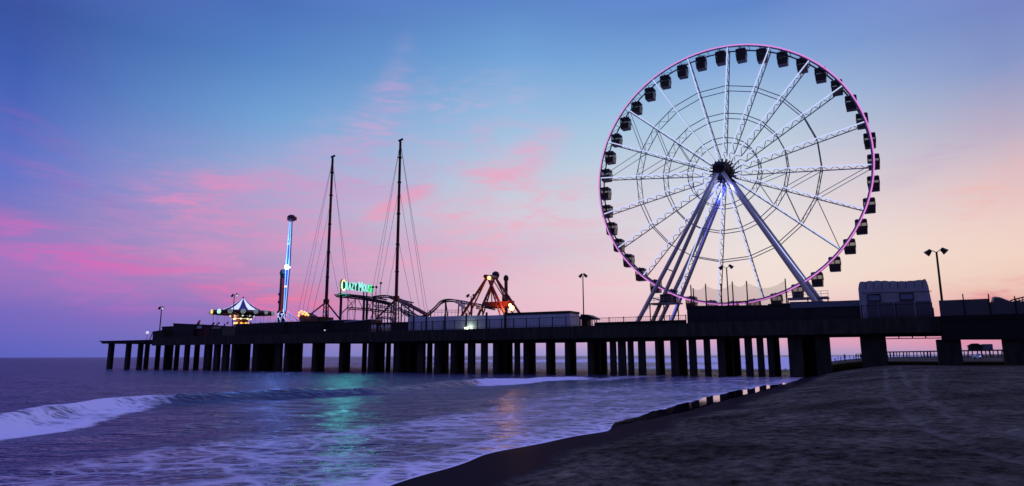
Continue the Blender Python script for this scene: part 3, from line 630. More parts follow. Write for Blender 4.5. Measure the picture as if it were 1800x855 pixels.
def raw(mb, name, m, parent, loc=None):
    me = bpy.data.meshes.new(name); me.from_pydata(mb.v, [], mb.f); me.update(); me.materials.append(m)
    o = bpy.data.objects.new(name, me); COL.objects.link(o); o.parent = parent
    if loc is not None: o.location = loc
    return o
g0 = None
for k in range(40):
    a = PH + (k + .5) * 2 * math.pi / 40
    p = rim_pt(a, R - .6, WN_ * .62) + np.array([.45, 0, 0]) - np.array(ORG[wheel.name])
    if g0 is None:
        g0 = raw(tub, 'gondola', M['cabin'], wheel, p); raw(fr, 'window_frame', M['cabin'], g0); raw(rf, 'roof', M['cabin'], g0); raw(gl, 'window', M['glass'], g0)
    else:
        c = g0.copy(); COL.objects.link(c); c.location = p
        for ch in list(g0.children): e = ch.copy(); COL.objects.link(e); e.parent = c
# boarding platforms each side
def platform(px0, px1, y, n, label, rails=True):
    a = Q(px0, y, n); b = Q(px1, y, n); t = thing('boarding_platform', label, 'platform', (a[0], n, DECK))
    bx(a[0], b[0], n, n + 4, a[2] - .3, a[2]).build('floor', M['steel'], t)
    for u in (a[0] + .1, (a[0] + b[0]) / 2, b[0] - .1):
        bx(u - .1, u + .1, n + .1, n + .3, DECK, a[2] - .3).build('post', M['dark'], t)
    r = MB()
    for u in np.linspace(a[0], b[0], 7): r.tube((u, n + .05, a[2]), (u, n + .05, a[2] + 1.1), .04, k=5)
    for h in (.55, 1.1): r.tube((a[0], n + .05, a[2] + h), (b[0], n + .05, a[2] + h), .04, k=5)
    r.build('railing', M['steel'], t)
    return t, a, b
pt, a, b = platform(1141, 1192, 533, 33, 'steel boarding platform between the left legs of the ferris wheel')
st = MB()
for i in range(9): st.box(a[0] - 3.2 + i * .35, a[0] - 2.8 + i * .35, 33.2, 34.6, a[2] - 3.2 + i * .33, a[2] - 3.1 + i * .33)
st.build('stair', M['maroon'], pt)
cb = bx(a[0] + 2.2, a[0] + 4.6, 34, 36, a[2], a[2] + 1.9); tag(cb.build('control_booth', M['dark'], None, (a[0] + 2.2, 34, a[2])), 'small dark booth on the platform between the left wheel legs', 'booth')
platform(1384, 1456, 524, 34, 'steel boarding platform beside the right leg of the ferris wheel')

# ================================================================== RIDES AND BUILDINGS ON THE PIER
# ---- two tall masts
def mast(pb, pt_, n, mid, strutpx, guys, label):
    top = Q(pt_[0], pt_[1], n); u, z1_ = top[0], top[2]; zm = Q(mid[0], mid[1], n)[2]
    t = thing('bungee_mast', label, 'mast', (u, n, DECK), 'tall guyed masts')
    MB().tube((u, n, zm), (u, n, z1_ - .6), .42, .30, k=10).build('pole', M['darkred'], t)
    lc = MB()
    for sx, sy in ((-.6, -.6), (.6, -.6), (.6, .6), (-.6, .6)): lc.tube((u + sx, n + sy, DECK), (u + sx * .55, n + sy * .55, zm + .4), .14, k=6)
    nb = 8
    for i in range(nb):
        h0, h1 = DECK + (zm - DECK) * i / nb, DECK + (zm - DECK) * (i + 1) / nb
        for s_ in (-1, 1): lc.tube((u - .5 * s_, n - .55, h0), (u + .5 * s_, n - .55, h1), .07, k=4)
        lc.tube((u + .55, n - .5, h0), (u + .55, n + .5, h1), .07, k=4)
    lc.lathe((u, n, zm), [(.75, -.5), (.75, .5)], 10)
    lc.build('lattice_base', M['red'], t)
    MB().tube((u - .5, n, z1_ - .35), (u + .7, n, z1_ - .1), .28, k=8).build('pulley_head', M['black'], t)
    for f_ in (.16, .33, .52, .72, .88): 
        z = zm + (z1_ - zm) * f_; MB().lathe((u, n, z), [(.48, -.15), (.48, .15)], 10).build('collar', M['black'], t)
    for px, py, nn in strutpx:
        q = Q(px, py, n + nn); MB().tube((u, n, zm - .2), (q[0], n + nn, max(q[2], DECK)), .2, k=8).build('strut', M['red'], t)
    for (y0, px, nn) in guys:
        z = Q(pt_[0], y0, n)[2]; MB().tube((u, n, z), (QU(px, n + nn, DECK + 1), n + nn, DECK), .045, k=4).build('guy_cable', M['cable'], t)
    return t
mast((570, 575), (585, 274), 14, (572, 530), [(542, 556, 2), (598, 562, 2), (575, 570, 9)], [(280, 515, 3), (283, 523, 8), (355, 530, 4), (280, 618, 3), (290, 626, 8), (430, 610, 3), (430, 540, 6)], 'shorter left-hand tall mast with dark red lattice foot, nearer the lit blue arm')
mast((700, 570), (704, 245), 13, (701, 524), [(656, 566, 2), (752, 556, 2), (736, 558, -5)], [(250, 640, 3), (250, 648, 8), (330, 652, 5), (250, 752, 3), (330, 745, 8), (250, 758, 10), (418, 668, 3), (418, 735, 4)], 'taller right-hand mast with dark red lattice foot, in front of the coaster')
# ---- neon sign (faces sideways along the pier)
n0 = 12.0; us = QU(600, n0, CZ + 19); zC = Q(600, 508, n0)[2]
LS = 0
while QU(656, n0 + LS, CZ + 17) > us and LS < 40: LS += .1
sg = thing('neon_sign', 'lit neon sign reading CRAZY MOUSE on posts above the coaster', 'sign', (us, n0, DECK))
txt = 'CRAZY MOUSE'
widths = {'C': 1.35, 'R': .95, 'A': 1.0, 'Z': .9, 'Y': .95, ' ': .45, 'M': 1.5, 'O': 1.0, 'U': .95, 'S': .9, 'E': .85}
tw = sum(widths[c] for c in txt); pos = 0
for i, ch in enumerate(txt):
    w = widths[ch]
    if ch != ' ':
        cu = bpy.data.curves.new('letter_curve', 'FONT'); cu.body = ch; cu.size = 1; cu.extrude = .06
        to = bpy.data.objects.new('tmp', cu); COL.objects.link(to); dg = bpy.context.evaluated_depsgraph_get(); me = bpy.data.meshes.new_from_object(to.evaluated_get(dg))
        bpy.data.objects.remove(to); co = np.array([v.co[:] for v in me.vertices]); mn, mx_ = co.min(0), co.max(0)
        big = ch in 'CM' and i in (0, 6); hgt = 2.9 if i == 0 else (2.5 if big else 1.95)
        co2 = np.zeros_like(co); cx = (co[:, 0] - mn[0]) / (mx_[0] - mn[0])
        co2[:, 1] = (pos + (.10 + .80 * cx) * w) / tw * LS
        co2[:, 2] = (co[:, 1] - mn[1]) / (mx_[1] - mn[1]) * hgt + (zC - DECK) - (.35 if i == 0 else 0) + (.0 if not big else -.1)
        co2[:, 0] = co[:, 2] * 2
        me.vertices.foreach_set('co', co2.ravel()); me.update(); me.materials.clear()
        me.materials.append(E['gold'] if i == 0 else (E['green'] if i >= 9 else E['teal']))
        o = bpy.data.objects.new('letter', me); COL.objects.link(o); o.parent = sg
        if i == 0:
            bk = MB(); c_ = (us - .25, n0 + (.5 * w) / tw * LS, zC + 1.1)
            bk.add([(c_[0], c_[1] + 1.0 * math.cos(t), c_[2] + 1.45 * math.sin(t)) for t in np.linspace(0, 2 * math.pi, 20)[:-1]], [tuple(range(19))]); bk.build('letter_back', M['black'], sg)
    pos += w
bb = bx(us - .45, us - .3, n0 + 1.3, n0 + LS, zC + .1, zC + 1.9); bb.build('backing_frame', M['greenpole'], sg)
for n_ in (n0 + .5, n0 + LS * .74, n0 + LS * .84):
    MB().tube((us - .5, n_, DECK), (us - .5, n_, zC + 1.0), .17, k=6).build('post', M['black'], sg)
sl = bpy.data.lights.new('sign_light', 'SPOT'); sl.energy = 5200; sl.color = (.10, 1, .75); sl.shadow_soft_size = 1.6; sl.spot_size = math.radians(130); sl.spot_blend = .5
slo = bpy.data.objects.new('sign_light', sl); COL.objects.link(slo); slo.parent = sg; slo.location = (1.0, LS * .5 - 4, zC + .8 - DECK); slo.rotation_euler = Vector((.35, -1, -.12)).to_track_quat('-Z', 'Y').to_euler()
# ---- wild mouse coaster
co = thing('roller_coaster', 'wild mouse roller coaster with flat upper track and black supports under the neon sign', 'roller coaster', (us, 14, DECK))
def trackpath(pts, name='track', m='black', gauge=(0, 1.1, 0), r=.12, dense=6):
    P = [np.array(Q(*p)) for p in pts]; out = []
    for i in range(len(P) - 1):
        p0 = P[max(i - 1, 0)]; p1 = P[i]; p2 = P[i + 1]; p3 = P[min(i + 2, len(P) - 1)]
        for t in np.linspace(0, 1, dense, endpoint=False):
            out.append(.5 * ((2 * p1) + (-p0 + p2) * t + (2 * p0 - 5 * p1 + 4 * p2 - p3) * t * t + (-p0 + 3 * p1 - 3 * p2 + p3) * t ** 3))
    out.append(P[-1]); g = np.array(gauge); s = MB(); s.path(out, r); s.path([q + g for q in out], r); s.path([q + g * .5 - np.array([0, 0, .45]) for q in out], r * 1.2)
    for q in out: s.tube(q, q + g, .07, k=4); s.tube(q, q + g * .5 - np.array([0, 0, .45]), .05, k=4)
    s.build(name, M[m], co); return out
trackpath([(588, 518.5, 11), (612, 521, 14.5), (640, 524.5, 19), (668, 530, 24), (688, 535, 28)], gauge=(1.1, 0, 0), r=.17)
trackpath([(594, 516.5, 12), (640, 521.5, 20), (676, 527, 27)], gauge=(1.1, 0, 0), r=.10)
trackpath([(655, 521.5, 22), (676, 519.5, 22), (692, 523, 20), (706, 528, 19), (722, 532, 18)], r=.14)
trackpath([(684, 521, 16), (706, 530, 16), (726, 540, 16), (746, 551, 16)], m='darkred', r=.16)
trackpath([(700, 540, 24), (708, 549, 22), (720, 556, 21), (730, 558, 20), (742, 558, 20)], m='navy', r=.09)
trackpath([(655, 565, 20), (668, 558, 20), (682, 558, 20), (692, 565, 20)], m='navy', r=.09)
trackpath([(738, 557, 18), (750, 552, 18), (763, 541, 18), (774, 530, 18), (787, 526.5, 18), (803, 528, 18), (822, 531.5, 18), (845, 536, 18), (868, 541, 18)], r=.14)
def col(px, y0, y1, n, r=.14, px2=None, name='support_column', m='black'):
    a, b = Q(px, y0, n), Q(px2 or px, y1, n); a = (a[0], n, a[2]); b = ((a[0] if px2 is None else b[0]), n, max(b[2], DECK)); MB().tube(a, b, r, k=6).build(name, M[m], co)
for px, y0, n in ((601, 519, 12.4), (641, 524, 19), (646.5, 525, 19), (656, 521, 22), (665.5, 527, 24), (682, 533, 27), (706, 530, 19), (719, 535, 18), (688, 533, 26)): col(px, y0, 585, n, .17)
for a in ((641, 524, 19, 656, 548), (656, 528, 20, 644, 550), (647, 540, 20, 666, 560), (666, 538, 22, 650, 560), (603, 548, 13, 625, 526), (600, 552, 13, 612, 540), (630, 527, 16, 640, 548)): col(a[0], a[1], a[4], a[2], .08, a[3], 'brace')
for px, y0, n, p2 in ((783, 527, 18, 783), (783, 527, 18.5, 790), (757, 547, 18, 757), (807, 530, 18, 803), (811, 530, 18, 815), (830, 533, 18, 828), (848, 538, 18, 850)): col(px, y0, 580, n, .15, p2)
for px, y0, n in ((612, 522, 18), (625, 524, 21), (672, 530, 22), (677, 526, 30), (694, 529, 24), (712, 536, 22), (727, 543, 18), (662, 524, 28)): col(px, y0, 585, n, .10)
trackpath([(610, 541, 20), (640, 543, 24), (668, 546, 27), (690, 547, 28)], gauge=(1.1, 0, 0), r=.10)
trackpath([(655, 536, 22), (684, 540, 22), (706, 545, 21), (724, 552, 20), (738, 557, 19)], m='navy', r=.09)
for a in ((612, 526, 18, 625, 548), (625, 528, 21, 613, 548), (672, 534, 22, 662, 556), (683, 534, 26, 694, 556), (694, 532, 24, 682, 556), (706, 534, 20, 719, 556), (719, 538, 19, 707, 556), (727, 546, 18, 718, 560)): col(a[0], a[1], a[4], a[2], .07, a[3], 'brace')
hr = MB()
for x in np.linspace(752, 830, 14): q = Q(x, 547, 16); hr.tube((q[0], 16, DECK), (q[0], 16, q[2]), .04, k=4)
for y in (545.5, 549): a, b = Q(752, y, 16), Q(832, y, 16); hr.tube(a, b, .045, k=4)
hr.build('handrail', M['black'], co)
sc_ = MB()
for i, (px, py) in enumerate(((804, 531), (811, 536), (822, 533), (834, 535), (840, 541), (815, 541))): q = Q(px, py, 17.2); sc_.box(q[0] - .55, q[0] + .55, 17.2, 18, q[2] - .35, q[2] + .25)
sc_.build('car', M['white'], co)
# round-headed lamps beside the sign
for px, y, n, lab in ((655.5, 505, 20, 'small round-headed lamp nearest the neon sign'), (661.5, 505, 21, 'small round-headed lamp second from the neon sign'), (669.5, 498, 24, 'small round-headed lamp standing highest beside the neon sign')):
    q = Q(px, y, n); t = thing('round_lamp', lab, 'lamp', (q[0], n, DECK), 'round-headed lamps'); MB().tube((q[0], n, DECK), q, .07, k=5).build('pole', M['steel'], t); MB().ball(q, .34).build('lamp_head', M['black'], t)
# ---- swing carousel
n_ = 13; q = Q(426, 549, n_); cu_, cz_ = q[0], q[2]; Rm = (Q(461, 549, n_)[0] - Q(391, 549, n_)[0]) / 2
cr = thing('swing_carousel', 'chair swing carousel with blue and white striped canopy and lit round emblems', 'carousel', (cu_, n_, DECK))
za = Q(426, 525, n_)[2] - cz_
for j in range(14):
    s = MB(); a0, a1 = 2 * math.pi * (j + .1) / 14, 2 * math.pi * (j + 1.1) / 14; prof = [(.15, za), (.20 * Rm, za * .68), (.38 * Rm, za * .40), (.60 * Rm, .17 * za), (.68 * Rm, .06 * za)]
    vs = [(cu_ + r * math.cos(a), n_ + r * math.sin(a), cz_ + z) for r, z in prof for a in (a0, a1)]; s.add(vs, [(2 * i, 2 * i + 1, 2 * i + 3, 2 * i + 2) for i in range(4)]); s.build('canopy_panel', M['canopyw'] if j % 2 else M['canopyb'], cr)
MB().lathe((cu_, n_, cz_), [(.7 * Rm, .12), (Rm, .18), (Rm, -.66), (.72 * Rm, -.6), (.5 * Rm, -.3)], 24).build('crown', M['maroon'], cr)
MB().tube((cu_, n_, cz_ + za), (cu_, n_, cz_ + za + .5), .15).build('finial', M['dark'], cr)
for j in range(16):
    a = 2 * math.pi * (j + .35) / 16; c = np.array([cu_ + (Rm + .08) * math.cos(a), n_ + (Rm + .08) * math.sin(a), cz_ - .25]); tx = np.array([-math.sin(a), math.cos(a), 0])
    s = MB(); ring = [c + .52 * (math.cos(t) * tx + math.sin(t) * np.array([0, 0, 1])) for t in np.linspace(0, 2 * math.pi, 15)[:-1]]
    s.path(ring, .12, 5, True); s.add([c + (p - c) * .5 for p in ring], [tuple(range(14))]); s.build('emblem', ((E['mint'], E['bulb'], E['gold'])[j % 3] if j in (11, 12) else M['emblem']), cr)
MB().lathe((cu_, n_, cz_), [(.44 * Rm, -.6), (.36 * Rm, -1.4), (.2 * Rm, -2.2), (.18 * Rm, -3.0), (.24 * Rm, -3.6)], 16).build('center_column', M['maroon'], cr)
for zz_, rr_, kk_, mt_ in ((-1.1, .38, 10, 'dim'), (-1.9, .28, 8, 'bulb'), (-3.1, .22, 9, 'amber')):
    s = MB()
    for j in range(kk_): a = 2 * math.pi * j / kk_; s.ball((cu_ + rr_ * Rm * math.cos(a), n_ + rr_ * Rm * math.sin(a), cz_ + zz_), .26, 6)
    s.path([(cu_ + rr_ * Rm * math.cos(a), n_ + rr_ * Rm * math.sin(a), cz_ + zz_) for a in np.linspace(0, 2 * math.pi, 25)[:-1]], .05, 4, True)
    s.build('bulb_ring', E[mt_], cr)
MB().tube((cu_, n_, DECK), (cu_, n_, cz_), .5).build('post', M['dark'], cr)
for j in range(16):
    a = 2 * math.pi * j / 16; c = (cu_ + .9 * Rm * math.cos(a), n_ + .9 * Rm * math.sin(a)); zc = cz_ - 3.3
    s = MB(); s.tube((c[0], c[1], cz_ - .5), (c[0], c[1], zc + .3), .03, k=4); s.box(c[0] - .25, c[0] + .25, c[1] - .25, c[1] + .25, zc - .3, zc - .2); s.box(c[0] - .25, c[0] + .25, c[1] + .2, c[1] + .27, zc - .2, zc + .3); s.build('swing_chair', M['dark'], cr)
lamp('carousel_light', (cu_, n_ - 3, cz_ - 2.5), 250, (1, .6, .25), .4, cr)
# ---- booster arm ride
n_ = 12; qb = Q(497, 562, n_); qt = Q(512, 388, n_); bo = thing('booster_ride', 'tall swinging arm ride outlined in ice blue lights with a dark pod on top', 'ride', (qb[0], n_, DECK))
A_, B_ = np.array(Q(501, 548, n_)), np.array(qt); wv = np.array([1., 0, 0])
def taper(f, s): return A_ + (B_ - A_) * f + wv * s * (.22 + .34 * (1 - abs(f - .48) / .52))
ab_ = MB(); 
for f0, f1 in ((0, .48), (.48, 1)):
    ab_.hexa([taper(f0, -1) + (0, -.1, 0), taper(f0, 1) + (0, -.1, 0), taper(f0, 1) + (0, .3, 0), taper(f0, -1) + (0, .3, 0)], [taper(f1, -1) + (0, -.1, 0), taper(f1, 1) + (0, -.1, 0), taper(f1, 1) + (0, .3, 0), taper(f1, -1) + (0, .3, 0)])
ab_.build('arm', E['blue'], bo)
for s_ in (-1, 1):
    for f0, f1 in ((0, .47), (.49, .985)): MB().tube(taper(f0, s_) + (0, -.25, 0), taper(f1, s_) + (0, -.25, 0), .13, k=6).build('light_strip', E['ice'], bo)
c_ = taper(.48, 0); hubm = MB(); ndisc(hubm, c_[0], c_[2], [(.35, n_ - .9), (.5, n_ - .8), (.6, n_ - .5), (.6, n_ + .2)], 14); hubm.build('pivot_light', E['white'], bo)
for f_ in (.27, .74): c2_ = taper(f_, 0); bx(c2_[0] - .5, c2_[0] + .5, n_ - .4, n_ - .2, c2_[2] - .2, c2_[2] + .2).build('lamp', E['ice'] if f_ > .5 else E['amber'], bo)
pd = MB(); pd.box(B_[0] - .95, B_[0] + .95, n_ - .6, n_ + 1.0, B_[2] + .1, B_[2] + 1.0); pd.lathe((B_[0], n_, B_[2] + .55), [(.5, -.8), (1.1, -.4), (1.1, .5), (.6, .95)], 12); pd.build('seat_pod', M['maroon'], bo)
tw0, tw1 = Q(492.5, 562, n_ + 1.5), Q(495, 476, n_ + 1.5)
t1 = MB(); t1.box(tw0[0] - .6, tw0[0] + 1.0, n_ + 1.2, n_ + 2.4, DECK, tw1[2]); t1.lathe((tw0[0] + .1, n_ + 1.8, tw1[2]), [(1.0, -1.2), (1.15, -.6), (.9, .2)], 10)
for z in (.35, .5, .62): zz_ = DECK + (tw1[2] - DECK) * z; t1.box(tw0[0] - 1.2, tw0[0] - .5, n_ + 1.4, n_ + 2.0, zz_, zz_ + .7)
t1.build('support_tower', M['dark'], bo)
bx(tw0[0] + .5, tw0[0] + .85, n_ + 1.05, n_ + 1.2, DECK + 6.5, tw1[2] - 2.2).build('red_panel', mat('red_glow_panel', (.4, .02, .02), .5, emit=(1, .05, .03), estr=.12), bo)
for (p0, p1) in (((492, 548), (484, 566)), ((498, 545), (502, 566)), ((500, 545), (492, 566)), ((505, 548), (527, 566)), ((488, 552), (494, 566)), ((508, 552), (512, 566)), ((503, 553), (516, 566)), ((494, 552), (504, 566))):
    a, b = Q(*p0, n_ - .6), Q(*p1, n_ - 1.5); MB().tube(a, (b[0], b[1], max(b[2], DECK)), .16, k=6).build('strut', M['end'], bo)
lamp('arm_light', (c_[0], n_ - 2.6, c_[2] + 1), 4500, (.12, .3, 1.0), .8, bo); lamp('arm_light', (c_[0], n_ - 2.6, B_[2] - 5), 2500, (.12, .3, 1.0), .8, bo); lamp('arm_light', (A_[0], n_ - 3, A_[2] + 1), 300, (.7, .75, 1.0), .4, bo)
# ---- small lit ride with golden bulbs
n_ = 14; kr = thing('kiddie_ride', 'small low ride outlined in golden bulbs beside the blue arm', 'ride', (Q(533, 560, n_)[0], n_, DECK))
s = MB()
for px, py in ((525, 555), (526, 550), (530, 547.5), (535, 549), (539, 551), (541.5, 554), (532, 552), (537, 553.5)): s.ball(Q(px, py, n_), .30, 6)
s.build('bulb_string', E['amber'], kr); a, b = Q(524, 556, n_), Q(543, 556, n_)
MB().prism([(a[0], DECK), (b[0], DECK), (b[0], a[2]), ((a[0] + b[0]) / 2, a[2] + .9), (a[0], a[2])], n_ + .4, n_ + 3).build('housing', M['maroon'], kr)
# ---- pirate ship
nf, nbk = 16, 25; ps = thing('pirate_ship', 'swinging ship ride with red a-frame legs and lit orange hull', 'ride', (Q(865, 560, 20)[0], 20, DECK))
AF, AB = np.array(Q(857, 487, nf)), np.array(Q(870, 487, nbk))
for ap, n_, feet in ((AF, nf, (815.7, 886)), (AB, nbk, (843, 912.5))):
    for px in feet:
        e0 = np.array(Q(px, 549.5, n_)); ft_ = ap + (e0 - ap) * ((ap[2] - DECK) / (ap[2] - e0[2])); MB().tube(ap, ft_, .30, .34, k=8).build('leg', M['red'], ps)
        s = MB(); ins = ft_ * .72 + np.array((ap[0], n_, DECK)) * .28
        for i in range(9):
            f0, f1 = i / 9, (i + 1) / 9; a, b = (ap * (1 - f0) + ft_ * f0, ap * (1 - f1) + ins * f1); s.tube(a, b, .08, k=4)
        s.tube(ap, ins, .17, k=6); s.build('lattice', M['red'], ps)
MB().tube(AF + (0, -1, 0), AB + (0, 1, 0), .45, k=10).build('axle', M['red'], ps)
MB().lathe(tuple(AB + (.2, 0, .5)), [(.4, -.8), (.95, -.3), (.8, .5), (.3, .8)], 10).build('axle_light_housing', M['black'], ps)
MB().ball(tuple(AF + (.6, -.3, -.3)), .45).build('axle_lamp', E['fire'], ps)
hb0, hb1 = Q(856, 534, 20), Q(895, 534, 20); um = (hb0[0] + hb1[0]) / 2; hl = (hb1[0] - hb0[0]) / 2 + .3; hz = Q(875, 531, 20)[2]
hp = [(-hl, .2), (-hl * .92, -1.0), (-hl * .6, -1.35), (hl * .6, -1.35), (hl * .92, -1.0), (hl, .2), (hl * .94, .0), (-hl * .94, .0)]
MB().prism([(um + p[0], hz + p[1]) for p in hp], 19, 22).build('hull', M['orange'], ps)
am = MB()
for s_ in (-.6, .6): am.tube(((AF + AB) / 2), (um + s_ * hl, 20.5, hz), .12, k=6)
am.build('swing_arm', M['red'], ps)
lm = Q(900, 542, 17); MB().ball(lm, .6, 8).ball((lm[0] - .5, 17, lm[2] + .7), .38, 8).build('flood_lamp', E['fire'], ps); lamp('ship_light', (lm[0] + .3, 14.8, lm[2] + .3), 3000, (1, .38, .10), .7, ps); lamp('ship_light', (um - 5, 17, DECK + 2.5), 160, (1, .55, .3), .5, ps)
bx(um - 3.4, um + 3.4, 18.6, 22.4, DECK, DECK + 1.0).build('loading_deck', M['white'], ps)
# ---- dark slim tower
q = Q(889.5, 484, 30); t = thing('slim_tower', 'slim dark round tower standing behind the ship ride', 'tower', (q[0], 30, DECK))
MB().lathe((q[0], 30, DECK), [(.42, 0), (.42, q[2] - DECK - 1.4)], 12).build('shaft', M['greenpole'], t); MB().lathe((q[0], 30, q[2]), [(.45, -1.4), (.62, -1.2), (.62, -.5), (.3, 0)], 12).build('cap', M['black'], t); bx(q[0] - .8, q[0] + .8, 29.4, 30.6, Q(889, 530, 30)[2], Q(889, 521, 30)[2]).build('carriage', M['greenpole'], t)
# ---- generic boxes
def building(name, label, cat, px0, px1, yl, yr, n, dep, m, roofm=None, trims=0, extra=None, z0=None, rooft=.25):
    a, b = Q(px0, yl, n), Q(px1, yr, n); z0 = DECK if z0 is None else z0; t = thing(name, label, cat, (a[0], n, z0))
    MB().hexa([(a[0], n, z0), (b[0], n, z0), (b[0], n + dep, z0), (a[0], n + dep, z0)], [(a[0], n, a[2] - rooft), (b[0], n, b[2] - rooft), (b[0], n + dep, b[2] - rooft), (a[0], n + dep, a[2] - rooft)]).build('wall', M[m], t)
    MB().hexa([(a[0] - .1, n - .1, a[2] - rooft + .002), (b[0] + .1, n - .1, b[2] - rooft + .002), (b[0] + .1, n + dep + .1, b[2] - rooft + .002), (a[0] - .1, n + dep + .1, a[2] - rooft + .002)],
              [(a[0] - .1, n - .1, a[2]), (b[0] + .1, n - .1, b[2]), (b[0] + .1, n + dep + .1, b[2]), (a[0] - .1, n + dep + .1, a[2])]).build('roof', M[roofm or 'dark'], t)
    for i in range(trims):
        u = a[0] + (b[0] - a[0]) * (i + 1) / (trims + 1); z = a[2] + (b[2] - a[2]) * (i + 1) / (trims + 1); bx(u - .07, u + .07, n - .06, n - .002, z0, z - rooft - .02).build('seam', M['dark'], t)
    return t, a, b
building('equipment_shed', 'low dark shed at the sea end of the pier beside the first lamp', 'shed', 269, 288, 583, 580, 2, 5, 'dark')
building('equipment_shed', 'dark stepped shed behind the first lamp at the sea end', 'shed', 285, 305, 574.5, 573.5, 5, 6, 'dark')
building('storage_container', 'long dark container with rounded end near the sea end of the pier', 'container', 305, 341, 568.5, 570, 3, 7, 'dark')
t, a, b = building('ticket_kiosk', 'low kiosk with pale and maroon front panels beside the dark container', 'kiosk', 341, 356, 571, 571, 4, 5, 'maroon')
bx(a[0] + .3, b[0] - .2, 3.85, 3.99, a[2] - 1.1, a[2] - .4).build('sign_board', M['white'], t); fl = Q(346, 569, 4); MB().prism([(fl[0] - .5, a[2]), (fl[0] + .6, a[2]), (fl[0] + 1.0, a[2] + 1.3), (fl[0] + .2, a[2] + .7)], 4.1, 4.4).build('pennant', mat('red_fabric', (.6, .05, .06), .7), t)
building('ticket_kiosk', 'maroon fronted kiosk between the pennant kiosk and the carousel', 'kiosk', 357, 369, 572, 572, 4, 5, 'maroon')
t, a, b = building('ticket_kiosk', 'dark kiosk with small pale sign boards at the foot of the carousel', 'kiosk', 370, 392, 572, 573, 4, 5, 'dark'); bx(a[0] + .8, b[0] - .6, 3.85, 3.99, a[2] - 1.0, a[2] - .45).build('sign_board', M['beige'], t)
building('low_building', 'long low dark building in front of the swing carousel', 'building', 414, 500, 570, 566, 3, 4, 'dark', 'navy')
building('low_building', 'low dark building between the blue arm and the first mast', 'building', 500, 566, 566, 564.5, 3.5, 4, 'dark')
building('low_building', 'dark flat-roofed building just behind the golden bulbs ride', 'building', 540, 562, 558, 557, 18, 5, 'dark')
building('low_building', 'low dark building right of the first mast under the neon sign', 'building', 578, 618, 563, 562, 5, 6, 'dark', 'navy')
t, a, b = building('snack_stand', 'snack stand with sloping pale awning below the neon sign', 'stand', 606, 652, 566, 561, 4, 4, 'dark', 'end', rooft=.12)
building('low_building', 'low dark building around the foot of the taller mast', 'building', 652, 718, 568, 566, 6, 6, 'dark')
for i, px in enumerate((651, 656, 668, 676, 681)):
    q = Q(px, 581, 2.2); t = thing('stacked_chair', ['grey folded chair nearest the snack stand', 'second grey chair from the snack stand', 'middle grey chair of five by the pier edge', 'second grey chair from the mast foot', 'grey chair closest to the mast foot'][i], 'chair', (q[0], 2.2, DECK), 'grey chairs by the pier edge')
    u, n = q[0], 2.2
    for du_, dn in ((-.28, 0), (.28, 0), (-.28, .5), (.28, .5)): MB().tube((u + du_, n + dn, DECK), (u + du_ * .9, n + dn, DECK + 1.3), .05, k=4).build('leg', M['end'], t)
    bx(u - .3, u + .3, n, n + .5, DECK + .75, DECK + .82).build('seat', M['white'], t); bx(u - .3, u + .3, n + .5, n + .56, DECK + 1.0, DECK + 1.6).build('backrest', M['white'], t)
# ---- pale hoarding and long white building
a, b = Q(718, 557, 2.6), Q(888, 554.5, 2.6); hw = thing('hoarding', 'pale blue-grey panel hoarding along the pier edge below the ship ride', 'hoarding', (a[0], 2.6, DECK))
edges = np.interp([0, .06, .2, .40, .62, .82, 1], [0, 1], [a[0], b[0]])
for i in range(len(edges) - 1): bx(edges[i] + .06, edges[i + 1] - .06, 2.6, 2.75, DECK, a[2] + (b[2] - a[2]) * i / 6).build('panel', M['white'], hw)
for i in range(1, len(edges)): bx(edges[i] - .16, edges[i] + .16, 2.5, 2.8, DECK, a[2] + .25).build('post', M['dark'], hw)
t, a, b = building('white_building', 'long white flat-roofed building with bright end wall next to the twin lamp', 'building', 888, 1001, 550.5, 546.5, 3, 4.4, 'white', 'dark', rooft=.45)
bx(b[0] + .002, b[0] + .05, 3.05, 7.3, DECK + .01, b[2] - .47).build('end_wall', M['end'], t)
# ---- floodlight on the fence
q = Q(816, 577, .4); t = thing('floodlight', 'small bright greenish floodlight shining on the pale hoarding', 'floodlight', (q[0], 1.2, DECK)); bx(q[0] - .45, q[0] + .45, 1.3, 1.6, q[2] - .3, q[2] + .25).build('housing', M['black'], t)
bx(q[0] - .4, q[0] + .4, 1.22, 1.29, q[2] - .25, q[2] + .2).build('lamp', E['flood'], t); MB().tube((q[0], 1.4, DECK), (q[0], 1.4, q[2] - .3), .05).build('stem', M['black'], t); lamp('flood_glow', (q[0], 1.95, q[2] + .1), 60, (.85, 1, .7), .3, t)
q = Q(574, 581, .3); t = tag(MB().ball((q[0], -.25, q[2]), .16).build('edge_lamp', E['dim'], None, (q[0], -.25, q[2])), 'tiny pale lamp on the pier edge below the shorter mast', 'lamp')
q = Q(259, 585, 2); t = thing('bow_light', 'small white light on a short stand at the very sea end of the pier', 'light', (q[0], 2, zt)); MB().tube((q[0], 2, zt), q, .06).build('stand', M['steel'], t); MB().ball(q, .42, 8).build('lamp', E['dim'], t); MB().tube((q[0] + 1, 2.2, zt), (q[0] + 2.2, 2.2, q[2]), .12).build('bracket', M['steel'], t)
